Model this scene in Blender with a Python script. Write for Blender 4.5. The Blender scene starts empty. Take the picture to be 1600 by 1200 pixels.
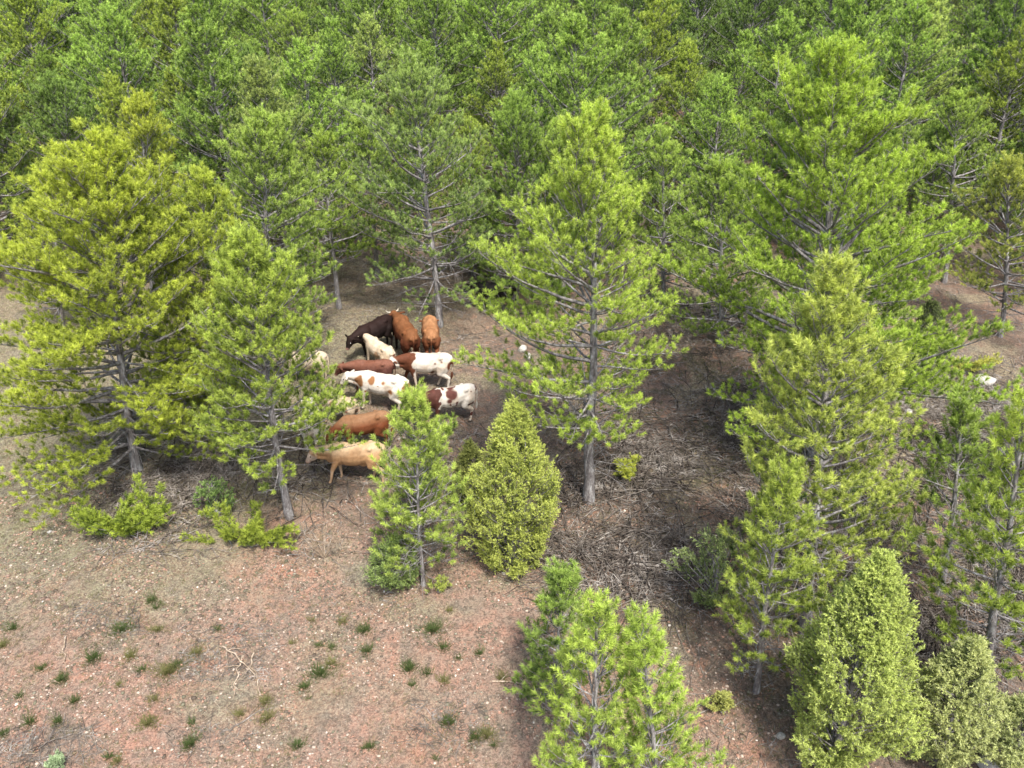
import bpy, math, random
import numpy as np
from mathutils import Vector, Matrix

R = math.radians
random.seed(7)
C = bpy.context.scene.collection

# ------------------------------------------------------------------ camera
F_PX = 1250.0            # focal length in pixels of the 1600 wide photograph
PITCH = R(26.0)
ZC = 16.35
cam_d = bpy.data.cameras.new('camera')
cam_d.sensor_fit = 'HORIZONTAL'
cam_d.sensor_width = 36.0
cam_d.lens = 36.0 * F_PX / 1600.0
cam_d.clip_start = 0.2
cam_d.clip_end = 3000
cam = bpy.data.objects.new('camera', cam_d)
C.objects.link(cam)
cam.location = (0, 0, ZC)
cam.rotation_euler = (R(90) - PITCH, 0, 0)
bpy.context.scene.camera = cam

# ------------------------------------------------------------------ sky, sun, exposure
SUN_EL, SUN_AZ = R(58), R(160)      # azimuth clockwise from +Y (the view direction)
world = bpy.data.worlds.new('World')
bpy.context.scene.world = world
world.use_nodes = True
wn = world.node_tree
sky = wn.nodes.new('ShaderNodeTexSky')
sky.sky_type = 'NISHITA'
sky.sun_disc = False
sky.sun_elevation = SUN_EL
sky.sun_rotation = SUN_AZ
sky.dust_density = 3.0
sky.air_density = 1.0
bg = wn.nodes['Background']
bg.inputs['Strength'].default_value = 0.15
wn.links.new(sky.outputs[0], bg.inputs[0])
sun_d = bpy.data.lights.new('sun', 'SUN')
sun_d.energy = 3.1
sun_d.angle = R(7)
sun_d.color = (1.0, 0.955, 0.88)
sun = bpy.data.objects.new('sun', sun_d)
C.objects.link(sun)
sdir = Vector((math.sin(SUN_AZ) * math.cos(SUN_EL), math.cos(SUN_AZ) * math.cos(SUN_EL), math.sin(SUN_EL)))
sun.rotation_euler = sdir.to_track_quat('Z', 'Y').to_euler()
sun.location = (0, 0, 60)
vs = bpy.context.scene.view_settings
vs.view_transform = 'Standard'
vs.look = 'None'
vs.gamma = 1
vs.exposure = 0.96
cy = bpy.context.scene.cycles
cy.max_bounces = 6
cy.diffuse_bounces = 3
cy.transmission_bounces = 3
cy.transparent_max_bounces = 4
cy.use_adaptive_sampling = True

# ------------------------------------------------------------------ numeric helpers
def hash3(ix, iy, iz, seed=0):
    h = (ix.astype(np.int64) * 374761393 + iy.astype(np.int64) * 668265263 + iz.astype(np.int64) * 2147483647 + seed * 974634777) & 0xffffffff
    h = ((h ^ (h >> 13)) * 1274126177) & 0xffffffff
    h = (h ^ (h >> 16)) & 0xffffffff
    return h / 4294967295.0

def vnoise(p, seed=0):
    """value noise, p (n,3) -> (n,) in 0..1"""
    p = np.asarray(p, float)
    i = np.floor(p).astype(np.int64)
    f = p - i
    f = f * f * (3 - 2 * f)
    out = 0
    for dx in (0, 1):
        for dy in (0, 1):
            for dz in (0, 1):
                w = (f[:, 0] if dx else 1 - f[:, 0]) * (f[:, 1] if dy else 1 - f[:, 1]) * (f[:, 2] if dz else 1 - f[:, 2])
                out = out + w * hash3(i[:, 0] + dx, i[:, 1] + dy, i[:, 2] + dz, seed)
    return out

def fnoise(p, seed=0, oct=3):
    a, s, t = 0.0, 1.0, 0.0
    p = np.asarray(p, float)
    for k in range(oct):
        a = a + s * vnoise(p * 2 ** k, seed + k)
        t += s
        s *= 0.5
    return a / t

SLOPE = 0.123
def hgt(x, y):
    x = np.atleast_1d(np.asarray(x, float)); y = np.atleast_1d(np.asarray(y, float))
    p = np.stack([x, y, np.zeros_like(x)], 1)
    z = SLOPE * y + (fnoise(p * 0.09, 11, 2) - 0.5) * 1.3 + (fnoise(p * 0.45, 12, 2) - 0.5) * 0.22
    return z

def h1(x, y):
    return float(hgt([x], [y])[0])

cP, sP = math.cos(PITCH), math.sin(PITCH)
def ray(px, py):
    a, b = (px - 800), -(py - 600)
    return np.array([a, F_PX * cP + b * sP, -F_PX * sP + b * cP])

def G(px, py):
    """ground point seen at a pixel of the photograph"""
    d = ray(px, py) / F_PX
    ts = np.linspace(8, 160, 800)
    P = d[None, :] * ts[:, None] + np.array([0, 0, ZC])
    g = P[:, 2] - hgt(P[:, 0], P[:, 1])
    k = int(np.argmax(g < 0)) if (g < 0).any() else len(ts) - 1
    lo, hi = ts[max(k - 1, 0)], ts[k]
    for _ in range(20):
        m = (lo + hi) / 2
        q = d * m + np.array([0, 0, ZC])
        if q[2] > h1(q[0], q[1]): lo = m
        else: hi = m
    q = d * lo + np.array([0, 0, ZC])
    return float(q[0]), float(q[1]), h1(q[0], q[1])

def z_at(y, py):
    k = (py - 600) / F_PX
    return ZC + y * (k * cP + sP) / (k * sP - cP)

def depth(y, z):
    return y * cP - (z - ZC) * sP

def x_at(y, z, px):
    return (px - 800) / F_PX * depth(y, z)

def pix(x, y, z):
    d = depth(y, z)
    return 800 + F_PX * x / d, 600 - F_PX * (y * sP + (z - ZC) * cP) / d

# ------------------------------------------------------------------ mesh helpers
def mesh_np(name, verts, faces_flat, nper, mat, attrs=None, smooth=False):
    """fast mesh; faces_flat (m,nper) int array"""
    me = bpy.data.meshes.new(name)
    verts = np.asarray(verts, np.float32)
    faces = np.asarray(faces_flat, np.int32)
    me.vertices.add(len(verts))
    me.vertices.foreach_set('co', verts.ravel())
    m = len(faces)
    me.loops.add(m * nper)
    me.loops.foreach_set('vertex_index', faces.ravel())
    me.polygons.add(m)
    me.polygons.foreach_set('loop_start', np.arange(0, m * nper, nper, dtype=np.int32))
    me.polygons.foreach_set('loop_total', np.full(m, nper, dtype=np.int32))
    if smooth:
        me.polygons.foreach_set('use_smooth', np.ones(m, bool))
    if attrs:
        for k, v in attrs.items():
            v = np.asarray(v, np.float32)
            if v.ndim == 1:
                a = me.attributes.new(k, 'FLOAT', 'POINT'); a.data.foreach_set('value', v)
            else:
                a = me.attributes.new(k, 'FLOAT_COLOR', 'POINT')
                if v.shape[1] == 3:
                    v = np.concatenate([v, np.ones((len(v), 1), np.float32)], 1)
                a.data.foreach_set('color', v.ravel())
    me.update(calc_edges=True)
    me.materials.append(mat)
    return me

def link(name, me, parent=None):
    o = bpy.data.objects.new(name, me)
    C.objects.link(o)
    if parent is not None:
        o.parent = parent
    return o

def tag(o, label=None, cat=None, group=None, kind=None):
    if label: o['label'] = label
    if cat: o['category'] = cat
    if group: o['group'] = group
    if kind: o['kind'] = kind
    return o

def thing(name, loc, label, cat, group=None, rz=0.0):
    o = bpy.data.objects.new(name, None)
    o.empty_display_size = 0.3
    C.objects.link(o)
    o.location = loc
    o.rotation_euler = (0, 0, rz)
    return tag(o, label, cat, group)

def norm(a):
    return a / np.maximum(np.linalg.norm(a, axis=-1, keepdims=True), 1e-9)

def frame_of(d):
    """two unit vectors perpendicular to each row of d"""
    ref = np.where(np.abs(d[:, 2:3]) < 0.9, np.array([[0, 0, 1.0]]), np.array([[1.0, 0, 0]]))
    u = norm(np.cross(d, ref))
    v = np.cross(d, u)
    return u, v

def tubes(segs, sides=5):
    """segs (n,8): p0 p1 r0 r1 -> verts, quad faces"""
    s = np.asarray(segs, float)
    p0, p1, r0, r1 = s[:, :3], s[:, 3:6], s[:, 6], s[:, 7]
    u, v = frame_of(norm(p1 - p0))
    n = len(s)
    ang = np.arange(sides) * 2 * math.pi / sides
    ring = u[:, None, :] * np.cos(ang)[None, :, None] + v[:, None, :] * np.sin(ang)[None, :, None]
    V = np.concatenate([p0[:, None, :] + ring * r0[:, None, None], p1[:, None, :] + ring * r1[:, None, None]], 1)
    k = np.arange(sides)
    q = np.stack([k, (k + 1) % sides, (k + 1) % sides + sides, k + sides], 1)
    Fc = (q[None] + (np.arange(n) * 2 * sides)[:, None, None]).reshape(-1, 4)
    return V.reshape(-1, 3), Fc

def loft(pts, rad, sides=10, rough=0.0, seed=0):
    """one continuous tube through pts"""
    pts = np.asarray(pts, float); rad = np.asarray(rad, float)
    d = norm(np.gradient(pts, axis=0))
    ref = np.array([0.0, 1.0, 0.13])
    u = norm(np.cross(d, ref[None, :])); v = np.cross(d, u)
    ang = np.arange(sides) * 2 * math.pi / sides
    rr = rad[:, None] * (1 + rough * (np.random.RandomState(seed).rand(len(pts), sides) - 0.5))
    V = pts[:, None, :] + (u[:, None, :] * np.cos(ang)[None, :, None] + v[:, None, :] * np.sin(ang)[None, :, None]) * rr[:, :, None]
    n = len(pts)
    k = np.arange(sides)
    q = np.stack([k, (k + 1) % sides, (k + 1) % sides + sides, k + sides], 1)
    Fc = (q[None] + (np.arange(n - 1) * sides)[:, None, None]).reshape(-1, 4)
    return V.reshape(-1, 3), Fc

def join(parts):
    V, Fs, off = [], [], 0
    for v, f in parts:
        V.append(v); Fs.append(f + off); off += len(v)
    return np.concatenate(V), np.concatenate(Fs)

# ------------------------------------------------------------------ materials
def new_mat(name):
    m = bpy.data.materials.new(name)
    m.use_nodes = True
    nt = m.node_tree
    nt.nodes.clear()
    out = nt.nodes.new('ShaderNodeOutputMaterial')
    return m, nt, out

def N(nt, typ, **kw):
    n = nt.nodes.new(typ)
    for k, v in kw.items():
        setattr(n, k, v)
    return n

def setin(n, **kw):
    for k, v in kw.items():
        n.inputs[k.replace('_', ' ')].default_value = v

def ramp(nt, fac, stops):
    r = N(nt, 'ShaderNodeValToRGB')
    e = r.color_ramp.elements
    while len(e) < len(stops): e.new(0.5)
    for el, (p, c) in zip(e, stops):
        el.position = p
        el.color = (*c, 1) if len(c) == 3 else c
    nt.links.new(fac, r.inputs[0])
    return r.outputs[0]

def mixc(nt, fac, a, b, mode='MIX'):
    m = N(nt, 'ShaderNodeMix', data_type='RGBA', blend_type=mode)
    for sock, val in ((m.inputs[0], fac), (m.inputs[6], a), (m.inputs[7], b)):
        if hasattr(val, 'links'): nt.links.new(val, sock)
        elif isinstance(val, (int, float)): sock.default_value = val
        else: sock.default_value = (*val, 1)
    return m.outputs[2]

def noise(nt, scale, detail=3, rough=0.55, vec=None, dist=0.0):
    n = N(nt, 'ShaderNodeTexNoise')
    n.inputs['Scale'].default_value = scale
    n.inputs['Detail'].default_value = detail
    n.inputs['Roughness'].default_value = rough
    n.inputs['Distortion'].default_value = dist
    if vec is not None: nt.links.new(vec, n.inputs['Vector'])
    return n

def math_(nt, op, a, b=None, clamp=False):
    m = N(nt, 'ShaderNodeMath', operation=op, use_clamp=clamp)
    for s, v in zip(m.inputs, (a, b)):
        if v is None: continue
        if hasattr(v, 'links'): nt.links.new(v, s)
        else: s.default_value = v
    return m.outputs[0]

def foliage_mat(name, old, young, transl=0.35):
    """needle colour: old needles to young growth by the 'tone' attribute, tinted by the object's own colour"""
    m, nt, out = new_mat(name)
    at = N(nt, 'ShaderNodeAttribute', attribute_name='tone')
    oi = N(nt, 'ShaderNodeObjectInfo')
    c = mixc(nt, at.outputs['Fac'], old, young)
    c = mixc(nt, 1.0, c, oi.outputs['Color'], 'MULTIPLY')
    pb = N(nt, 'ShaderNodeBsdfPrincipled')
    nt.links.new(c, pb.inputs['Base Color'])
    setin(pb, Roughness=0.55)
    pb.inputs['Specular IOR Level'].default_value = 0.25
    tr = N(nt, 'ShaderNodeBsdfTranslucent')
    tc = mixc(nt, 1.0, c, (1.0, 1.0, 0.6), 'MULTIPLY')
    nt.links.new(tc, tr.inputs['Color'])
    ms = N(nt, 'ShaderNodeMixShader')
    ms.inputs[0].default_value = transl
    nt.links.new(pb.outputs[0], ms.inputs[1]); nt.links.new(tr.outputs[0], ms.inputs[2])
    nt.links.new(ms.outputs[0], out.inputs[0])
    return m

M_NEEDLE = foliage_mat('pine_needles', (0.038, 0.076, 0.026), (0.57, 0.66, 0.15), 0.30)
M_JUNIPER = foliage_mat('juniper_leaves', (0.075, 0.105, 0.030), (0.68, 0.68, 0.22), 0.3)
M_BLADE = foliage_mat('grass_blades', (0.11, 0.125, 0.05), (0.36, 0.33, 0.18), 0.3)

def bark_mat(name, a, b, c2, scale=9.0):
    m, nt, out = new_mat(name)
    tc = N(nt, 'ShaderNodeTexCoord')
    mp = N(nt, 'ShaderNodeMapping')
    mp.inputs['Scale'].default_value = (1, 1, 0.3)
    nt.links.new(tc.outputs['Object'], mp.inputs[0])
    n1 = noise(nt, scale, 5, 0.65, mp.outputs[0])
    n2 = noise(nt, scale * 4, 3, 0.6, mp.outputs[0])
    c = ramp(nt, n1.outputs['Fac'], [(0.32, a), (0.52, b), (0.68, c2)])
    c = mixc(nt, 0.5, c, ramp(nt, n2.outputs['Fac'], [(0.3, (0.35, 0.35, 0.35)), (0.7, (1.2, 1.2, 1.2))]), 'MULTIPLY')
    pb = N(nt, 'ShaderNodeBsdfPrincipled')
    nt.links.new(c, pb.inputs['Base Color'])
    setin(pb, Roughness=0.9)
    pb.inputs['Specular IOR Level'].default_value = 0.15
    bp = N(nt, 'ShaderNodeBump'); bp.inputs['Strength'].default_value = 0.7; bp.inputs['Distance'].default_value = 0.03
    nt.links.new(n2.outputs['Fac'], bp.inputs['Height']); nt.links.new(bp.outputs[0], pb.inputs['Normal'])
    nt.links.new(pb.outputs[0], out.inputs[0])
    return m

M_BARK = bark_mat('grey_pine_bark', (0.12, 0.105, 0.10), (0.27, 0.25, 0.245), (0.46, 0.46, 0.45))
M_DEAD = bark_mat('weathered_dead_wood', (0.09, 0.075, 0.062), (0.24, 0.21, 0.18), (0.50, 0.46, 0.42), 2.2)
M_DRY = bark_mat('dry_straw_twigs', (0.25, 0.18, 0.12), (0.42, 0.33, 0.24), (0.6, 0.5, 0.4), 6.0)

def simple_mat(name, col, rough=0.8, spec=0.3, attr=None):
    m, nt, out = new_mat(name)
    pb = N(nt, 'ShaderNodeBsdfPrincipled')
    setin(pb, Roughness=rough)
    pb.inputs['Specular IOR Level'].default_value = spec
    tc = N(nt, 'ShaderNodeTexCoord')
    n1 = noise(nt, 14, 4, 0.6, tc.outputs['Object'])
    v = ramp(nt, n1.outputs['Fac'], [(0.25, (0.72, 0.72, 0.72)), (0.75, (1.1, 1.1, 1.1))])
    if attr:
        at = N(nt, 'ShaderNodeAttribute', attribute_name=attr)
        c = mixc(nt, 1.0, at.outputs['Color'], v, 'MULTIPLY')
    else:
        c = mixc(nt, 1.0, col, v, 'MULTIPLY')
    nt.links.new(c, pb.inputs['Base Color'])
    nt.links.new(pb.outputs[0], out.inputs[0])
    return m

M_COAT = simple_mat('cattle_coat', None, 0.75, 0.2, 'coat')
M_HOOF = simple_mat('hoof_horn', (0.09, 0.07, 0.055), 0.5)
M_HORN = simple_mat('pale_horn', (0.62, 0.56, 0.45), 0.4)
M_EYE = simple_mat('dark_eye', (0.012, 0.01, 0.008), 0.15, 0.6)
M_PEBBLE = simple_mat('pebble_stone', None, 0.9, 0.15, 'coat')

def rock_mat():
    m, nt, out = new_mat('pale_limestone')
    tc = N(nt, 'ShaderNodeTexCoord')
    n1 = noise(nt, 5, 6, 0.65, tc.outputs['Object'])
    n2 = noise(nt, 22, 4, 0.6, tc.outputs['Object'])
    c = ramp(nt, n1.outputs['Fac'], [(0.3, (0.20, 0.20, 0.17)), (0.45, (0.44, 0.42, 0.37)), (0.7, (0.66, 0.63, 0.57))])
    c = mixc(nt, 0.35, c, ramp(nt, n2.outputs['Fac'], [(0.3, (0.3, 0.3, 0.3)), (0.7, (1, 1, 1))]), 'MULTIPLY')
    pb = N(nt, 'ShaderNodeBsdfPrincipled'); nt.links.new(c, pb.inputs['Base Color']); setin(pb, Roughness=0.92)
    bp = N(nt, 'ShaderNodeBump'); bp.inputs['Strength'].default_value = 0.6; bp.inputs['Distance'].default_value = 0.03
    nt.links.new(n2.outputs['Fac'], bp.inputs['Height']); nt.links.new(bp.outputs[0], pb.inputs['Normal'])
    nt.links.new(pb.outputs[0], out.inputs[0])
    return m
M_ROCK = rock_mat()

def ground_mat():
    m, nt, out = new_mat('forest_soil')
    tc = N(nt, 'ShaderNodeTexCoord')
    P = tc.outputs['Object']
    lit = N(nt, 'ShaderNodeAttribute', attribute_name='litter').outputs['Fac']
    grs = N(nt, 'ShaderNodeAttribute', attribute_name='grassy').outputs['Fac']
    nA = noise(nt, 0.55, 6, 0.65, P, 0.4)       # broad patches
    nB = noise(nt, 3.2, 5, 0.7, P, 0.3)
    nC = noise(nt, 17, 5, 0.75, P, 0.2)
    nD = noise(nt, 60, 3, 0.7, P)
    soil = ramp(nt, nA.outputs['Fac'], [(0.3, (0.32, 0.28, 0.215)), (0.45, (0.41, 0.27, 0.205)), (0.66, (0.47, 0.26, 0.185))])
    soil = mixc(nt, ramp(nt, nB.outputs['Fac'], [(0.42, (0, 0, 0)), (0.66, (0.75, 0.75, 0.75))]), soil, (0.33, 0.285, 0.225))
    litc = ramp(nt, nB.outputs['Fac'], [(0.25, (0.11, 0.088, 0.072)), (0.48, (0.22, 0.175, 0.14)), (0.64, (0.38, 0.225, 0.155))])
    grc = ramp(nt, nC.outputs['Fac'], [(0.3, (0.17, 0.175, 0.095)), (0.7, (0.37, 0.36, 0.24))])
    f1 = math_(nt, 'ADD', lit, math_(nt, 'MULTIPLY', math_(nt, 'SUBTRACT', nB.outputs['Fac'], 0.5), 1.1), True)
    c = mixc(nt, f1, soil, litc)
    f2 = math_(nt, 'MULTIPLY', grs, ramp(nt, nC.outputs['Fac'], [(0.35, (0.15, 0.15, 0.15)), (0.6, (1, 1, 1))]), True)
    c = mixc(nt, f2, c, grc)
    nE = noise(nt, 0.95, 4, 0.7, P, 0.8)
    c = mixc(nt, ramp(nt, nE.outputs['Fac'], [(0.54, (0, 0, 0)), (0.64, (0.55, 0.55, 0.55))]), c, (0.24, 0.215, 0.175))
    # grain: dark crumbs and pale chips
    c = mixc(nt, 0.85, c, ramp(nt, nC.outputs['Fac'], [(0.34, (0.36, 0.34, 0.32)), (0.47, (0.9, 0.89, 0.88)), (0.64, (1.35, 1.33, 1.3))]), 'MULTIPLY')
    c = mixc(nt, 0.8, c, ramp(nt, nD.outputs['Fac'], [(0.3, (0.5, 0.5, 0.5)), (0.7, (1.42, 1.42, 1.42))]), 'MULTIPLY')
    c = mixc(nt, ramp(nt, noise(nt, 7.5, 4, 0.75, P, 0.6).outputs['Fac'], [(0.50, (0, 0, 0)), (0.60, (0.6, 0.6, 0.6))]), c, (0.12, 0.10, 0.08))
    for sc, th, col in ((11, 0.13, (0.60, 0.52, 0.43)), (23, 0.16, (0.55, 0.42, 0.33))):
        vo = N(nt, 'ShaderNodeTexVoronoi'); vo.inputs['Scale'].default_value = sc
        nt.links.new(P, vo.inputs['Vector'])
        hit = math_(nt, 'LESS_THAN', vo.outputs['Distance'], th)
        sel = N(nt, 'ShaderNodeSeparateColor'); nt.links.new(vo.outputs['Color'], sel.inputs[0])
        hit = math_(nt, 'MULTIPLY', hit, math_(nt, 'GREATER_THAN', sel.outputs[0], 0.55))
        hit = math_(nt, 'MULTIPLY', hit, math_(nt, 'SUBTRACT', 1.0, math_(nt, 'MULTIPLY', lit, 0.75)))
        c = mixc(nt, hit, c, col)
    pb = N(nt, 'ShaderNodeBsdfPrincipled'); nt.links.new(c, pb.inputs['Base Color']); setin(pb, Roughness=0.95)
    pb.inputs['Specular IOR Level'].default_value = 0.1
    hsum = math_(nt, 'ADD', math_(nt, 'MULTIPLY', nC.outputs['Fac'], 1.0), math_(nt, 'MULTIPLY', nD.outputs['Fac'], 0.5))
    bp = N(nt, 'ShaderNodeBump'); bp.inputs['Strength'].default_value = 0.9; bp.inputs['Distance'].default_value = 0.09
    nt.links.new(hsum, bp.inputs['Height']); nt.links.new(bp.outputs[0], pb.inputs['Normal'])
    nt.links.new(pb.outputs[0], out.inputs[0])
    return m
M_GROUND = ground_mat()

# ------------------------------------------------------------------ pine generator
def needles(shoots, nn, nlen, nwid, rs, tips=True):
    """shoots (n,8): pos, dir, length, tone -> triangles of needles set around each shoot"""
    s = np.asarray(shoots, float)
    n = len(s)
    p, d, L, tone = s[:, :3], norm(s[:, 3:6]), s[:, 6], s[:, 7]
    u, v = frame_of(d)
    t = rs.rand(n, nn) ** 0.75
    az = rs.rand(n, nn) * 2 * math.pi
    spread = 0.30 + 0.95 * (1 - t) + rs.rand(n, nn) * 0.40           # needles open wide at the base, close at the bud
    rad = u[:, None] * np.cos(az)[..., None] + v[:, None] * np.sin(az)[..., None]
    nd = d[:, None] * np.cos(spread)[..., None] + rad * np.sin(spread)[..., None]
    base = p[:, None] + d[:, None] * (L[:, None] * t)[..., None]
    ln = nlen * (0.70 + 0.35 * rs.rand(n, 1)) * (0.6 + 0.6 * rs.rand(n, nn)) * (0.75 + 0.25 * (tone[:, None]))
    tip = base + nd * ln[..., None]
    tip[..., 2] -= 0.06 * ln
    side = norm(np.cross(nd.reshape(-1, 3), rs.randn(n * nn, 3))).reshape(n, nn, 3) * (nwid * 0.5)
    V = np.stack([base - side, base + side, tip], 2).reshape(-1, 3)
    k = np.arange(n * nn) * 3
    Fc = np.stack([k, k + 1, k + 2], 1)
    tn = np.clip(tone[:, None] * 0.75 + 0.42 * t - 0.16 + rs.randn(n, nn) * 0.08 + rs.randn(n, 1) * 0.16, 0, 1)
    T = np.repeat(tn[..., None], 3, 2)
    T[..., 2] += 0.14
    return V, Fc, np.clip(T, 0, 1).ravel()

def polyl(p, d, L, n, bend, rs, wob=0.06):
    pts = [p]
    d = d / np.linalg.norm(d)
    for i in range(n):
        d = d + np.array([0, 0, bend / n]) + rs.randn(3) * wob
        d = d / np.linalg.norm(d)
        pts.append(pts[-1] + d * L / n)
    return np.array(pts)

def pine(seed, H, Rad, h0=0.25, lean=(0, 0), trunk_r=None, density=1.0, nn=72, nlen=0.150, nwid=0.0135,
         whorl=0.46, skew=0.0, skew_az=math.pi, pexp=1.9, dead=0.5, flat=0.0, tonebase=0.45, topr=0.7, gaps=0.1, sec_sp=0.26, top_open=0.0, forks=0):
    rs = np.random.RandomState(seed)
    trunk_r = trunk_r or 0.011 * H + 0.02
    nT = 14
    zz = np.linspace(0, 1, nT)
    wob = np.cumsum(rs.randn(nT, 2) * 0.018 * H / 10, 0); wob -= wob[0]
    tp = np.stack([lean[0] * zz ** 1.3 + wob[:, 0], lean[1] * zz ** 1.3 + wob[:, 1], zz * H * 0.985 - 0.15 * (zz == 0)], 1)
    tr = trunk_r * (1 - zz) ** 0.8 * 1.0 + 0.012
    tr[0] *= 1.35
    def trunk_at(z):
        return np.array([np.interp(z, tp[:, 2], tp[:, 0]), np.interp(z, tp[:, 2], tp[:, 1]), z])
    segs, shoots = [], []
    def addwood(pts, r0, r1):
        n = len(pts) - 1
        for i in range(n):
            segs.append([*pts[i], *pts[i + 1], r0 + (r1 - r0) * i / n, r0 + (r1 - r0) * (i + 1) / n])
    # lobed outline: some compass directions reach farther than others
    lob_ph = rs.rand(3) * 6.28
    def lobe(a):
        return 1 + 0.16 * math.sin(a * 2 + lob_ph[0]) + 0.10 * math.sin(a * 3 + lob_ph[1])
    z = h0 * H
    tw = rs.rand() * 6.28
    top = 0.965 * H
    while z < top:
        u = (z - h0 * H) / (top - h0 * H)
        prof = (1 - u ** pexp) ** 0.80 * (0.78 + 0.22 * min(1, u / 0.2))
        prof = max(prof, 0.16)
        nb = rs.randint(5, 8)
        tw += rs.rand() * 1.2
        vig = 0.8 + 0.35 * rs.rand()
        for b in range(nb):
            if rs.rand() < gaps and u < 0.9: continue
            a = tw + b * 2 * math.pi / nb + rs.randn() * 0.22
            L = Rad * prof * vig * (1 + skew * math.cos(a - skew_az)) * lobe(a) * (0.66 + 0.52 * rs.rand()) * (1 if u < 0.85 else 0.9)
            L = max(L, 0.28)
            el = R(4 + 48 * u ** 1.1 + rs.randn() * 9 - 8 * (1 - u))
            zz0 = z + rs.randn() * 0.07
            p0 = trunk_at(min(zz0, H * 0.97))
            d = np.array([math.cos(a) * math.cos(el), math.sin(a) * math.cos(el), math.sin(el)])
            n = max(4, int(L / 0.38))
            pts = polyl(p0, d, L, n, 0.42 - 0.25 * flat, rs, 0.065)
            br = 0.012 + 0.0125 * L
            addwood(pts, br, 0.006)
            # side shoots
            fol0 = 0.30 if u < 0.6 else 0.16
            t = fol0 + rs.rand() * 0.08
            side = 1 if rs.rand() < 0.5 else -1
            tl = 0
            while t < 1.0:
                i = min(int(t * n), n - 1); f = t * n - i
                q = pts[i] * (1 - f) + pts[i + 1] * f
                bd = pts[i + 1] - pts[i]; bd = bd / np.linalg.norm(bd)
                hor = np.cross(bd, [0, 0, 1.0]); hor /= max(np.linalg.norm(hor), 1e-6)
                sd = bd * (0.62 + 0.2 * rs.rand()) + hor * side * (0.6 + 0.3 * rs.rand()) + np.array([0, 0, 0.10 + 0.28 * rs.rand()])
                sd /= np.linalg.norm(sd)
                sl = (0.50 * (1 - t) * L + 0.26) * (0.6 + 0.6 * rs.rand())
                sl = min(sl, 1.45)
                m = max(2, int(sl / 0.25))
                sp = polyl(q, sd, sl, m, 0.45, rs, 0.09)
                addwood(sp, 0.0075, 0.004)
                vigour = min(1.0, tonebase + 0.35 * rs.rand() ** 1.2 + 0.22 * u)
                if rs.rand() < density or True:
                    # end shoot
                    e = sp[-1] - sp[-2]; e /= np.linalg.norm(e); e[2] += 0.35
                    shoots.append([*sp[-1], *e, 0.13 + 0.08 * rs.rand(), vigour])
                    # tertiary shoots
                    k = 0.12
                    s2 = side
                    while k < sl - 0.08:
                        j = min(int(k / sl * m), m - 1); g = k / sl * m - j
                        qq = sp[j] * (1 - g) + sp[j + 1] * g
                        if rs.rand() < density * (0.45 if t < 0.45 and k < 0.3 else 1.0):
                            ed = sp[j + 1] - sp[j]; ed /= np.linalg.norm(ed)
                            h2 = np.cross(ed, [0, 0, 1.0]); h2 /= max(np.linalg.norm(h2), 1e-6)
                            e = ed * 0.8 + h2 * s2 * (0.5 + 0.5 * rs.rand()) + np.array([0, 0, 0.25 + 0.45 * rs.rand()])
                            e /= np.linalg.norm(e)
                            off = e * (0.04 + 0.10 * rs.rand())
                            shoots.append([*(qq + off), *e, 0.10 + 0.08 * rs.rand(), max(0.05, vigour - 0.22 * rs.rand())])
                        s2 = -s2
                        k += 0.165 + 0.08 * rs.rand()
                side = -side
                t += (sec_sp * (0.8 + 0.4 * rs.rand())) / L * 0.62
            e = pts[-1] - pts[-2]; e /= np.linalg.norm(e); e[2] += 0.3
            shoots.append([*pts[-1], *e, 0.28, min(1, tonebase + 0.5)])
        z += whorl * (0.75 + 0.5 * rs.rand()) * (1.0 if u < 0.7 else 0.75)
    # leader candles
    for k in range(5):
        p = trunk_at(H * (0.985 - 0.02 * k))
        a = rs.rand() * 6.28
        shoots.append([*p, math.cos(a) * 0.3 * (k > 0), math.sin(a) * 0.3 * (k > 0), 1, 0.3, 0.95])
    # dead lower limbs
    nd = int(dead * 26)
    for k in range(nd):
        zd = H * (0.06 + (h0 + 0.12) * rs.rand())
        a = rs.rand() * 6.28
        L = Rad * (0.25 + 0.45 * rs.rand())
        pts = polyl(trunk_at(zd), np.array([math.cos(a), math.sin(a), 0.1 * rs.randn()]), L, 5, -0.15, rs, 0.10)
        addwood(pts, 0.014, 0.004)
        for j in range(3, 5):
            for _ in range(2):
                addwood(polyl(pts[j], (pts[j] - pts[j - 1]) + rs.randn(3) * 0.22, 0.4 * rs.rand() + 0.15, 2, 0, rs, 0.15), 0.006, 0.003)
    V, Fc = loft(tp, tr, 9, 0.18, seed)
    V2, F2 = tubes(np.array(segs), 4)
    VW, FW = join([(V, Fc), (V2, F2)])
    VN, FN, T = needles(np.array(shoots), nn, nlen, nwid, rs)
    return (VW, FW), (VN, FN, T)

def pine_meshes(name, data):
    (VW, FW), (VN, FN, T) = data
    return mesh_np('trunk', VW, FW, 4, M_BARK, smooth=True), mesh_np('crown', VN, FN, 3, M_NEEDLE, {'tone': T})

NTREE = [0]
TREES = []
def put_pine(meshes, loc, label, group=None, rz=0, s=1.0, tint=(1, 1, 1), name='pine_tree', cat='pine tree'):
    t = thing(name, loc, label, cat, group, rz)
    t.scale = (s, s, s)
    a = link('trunk', meshes[0], t); b = link('crown', meshes[1], t)
    b.color = (*tint, 1)
    TREES.append((loc[0], loc[1]))
    return t

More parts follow.
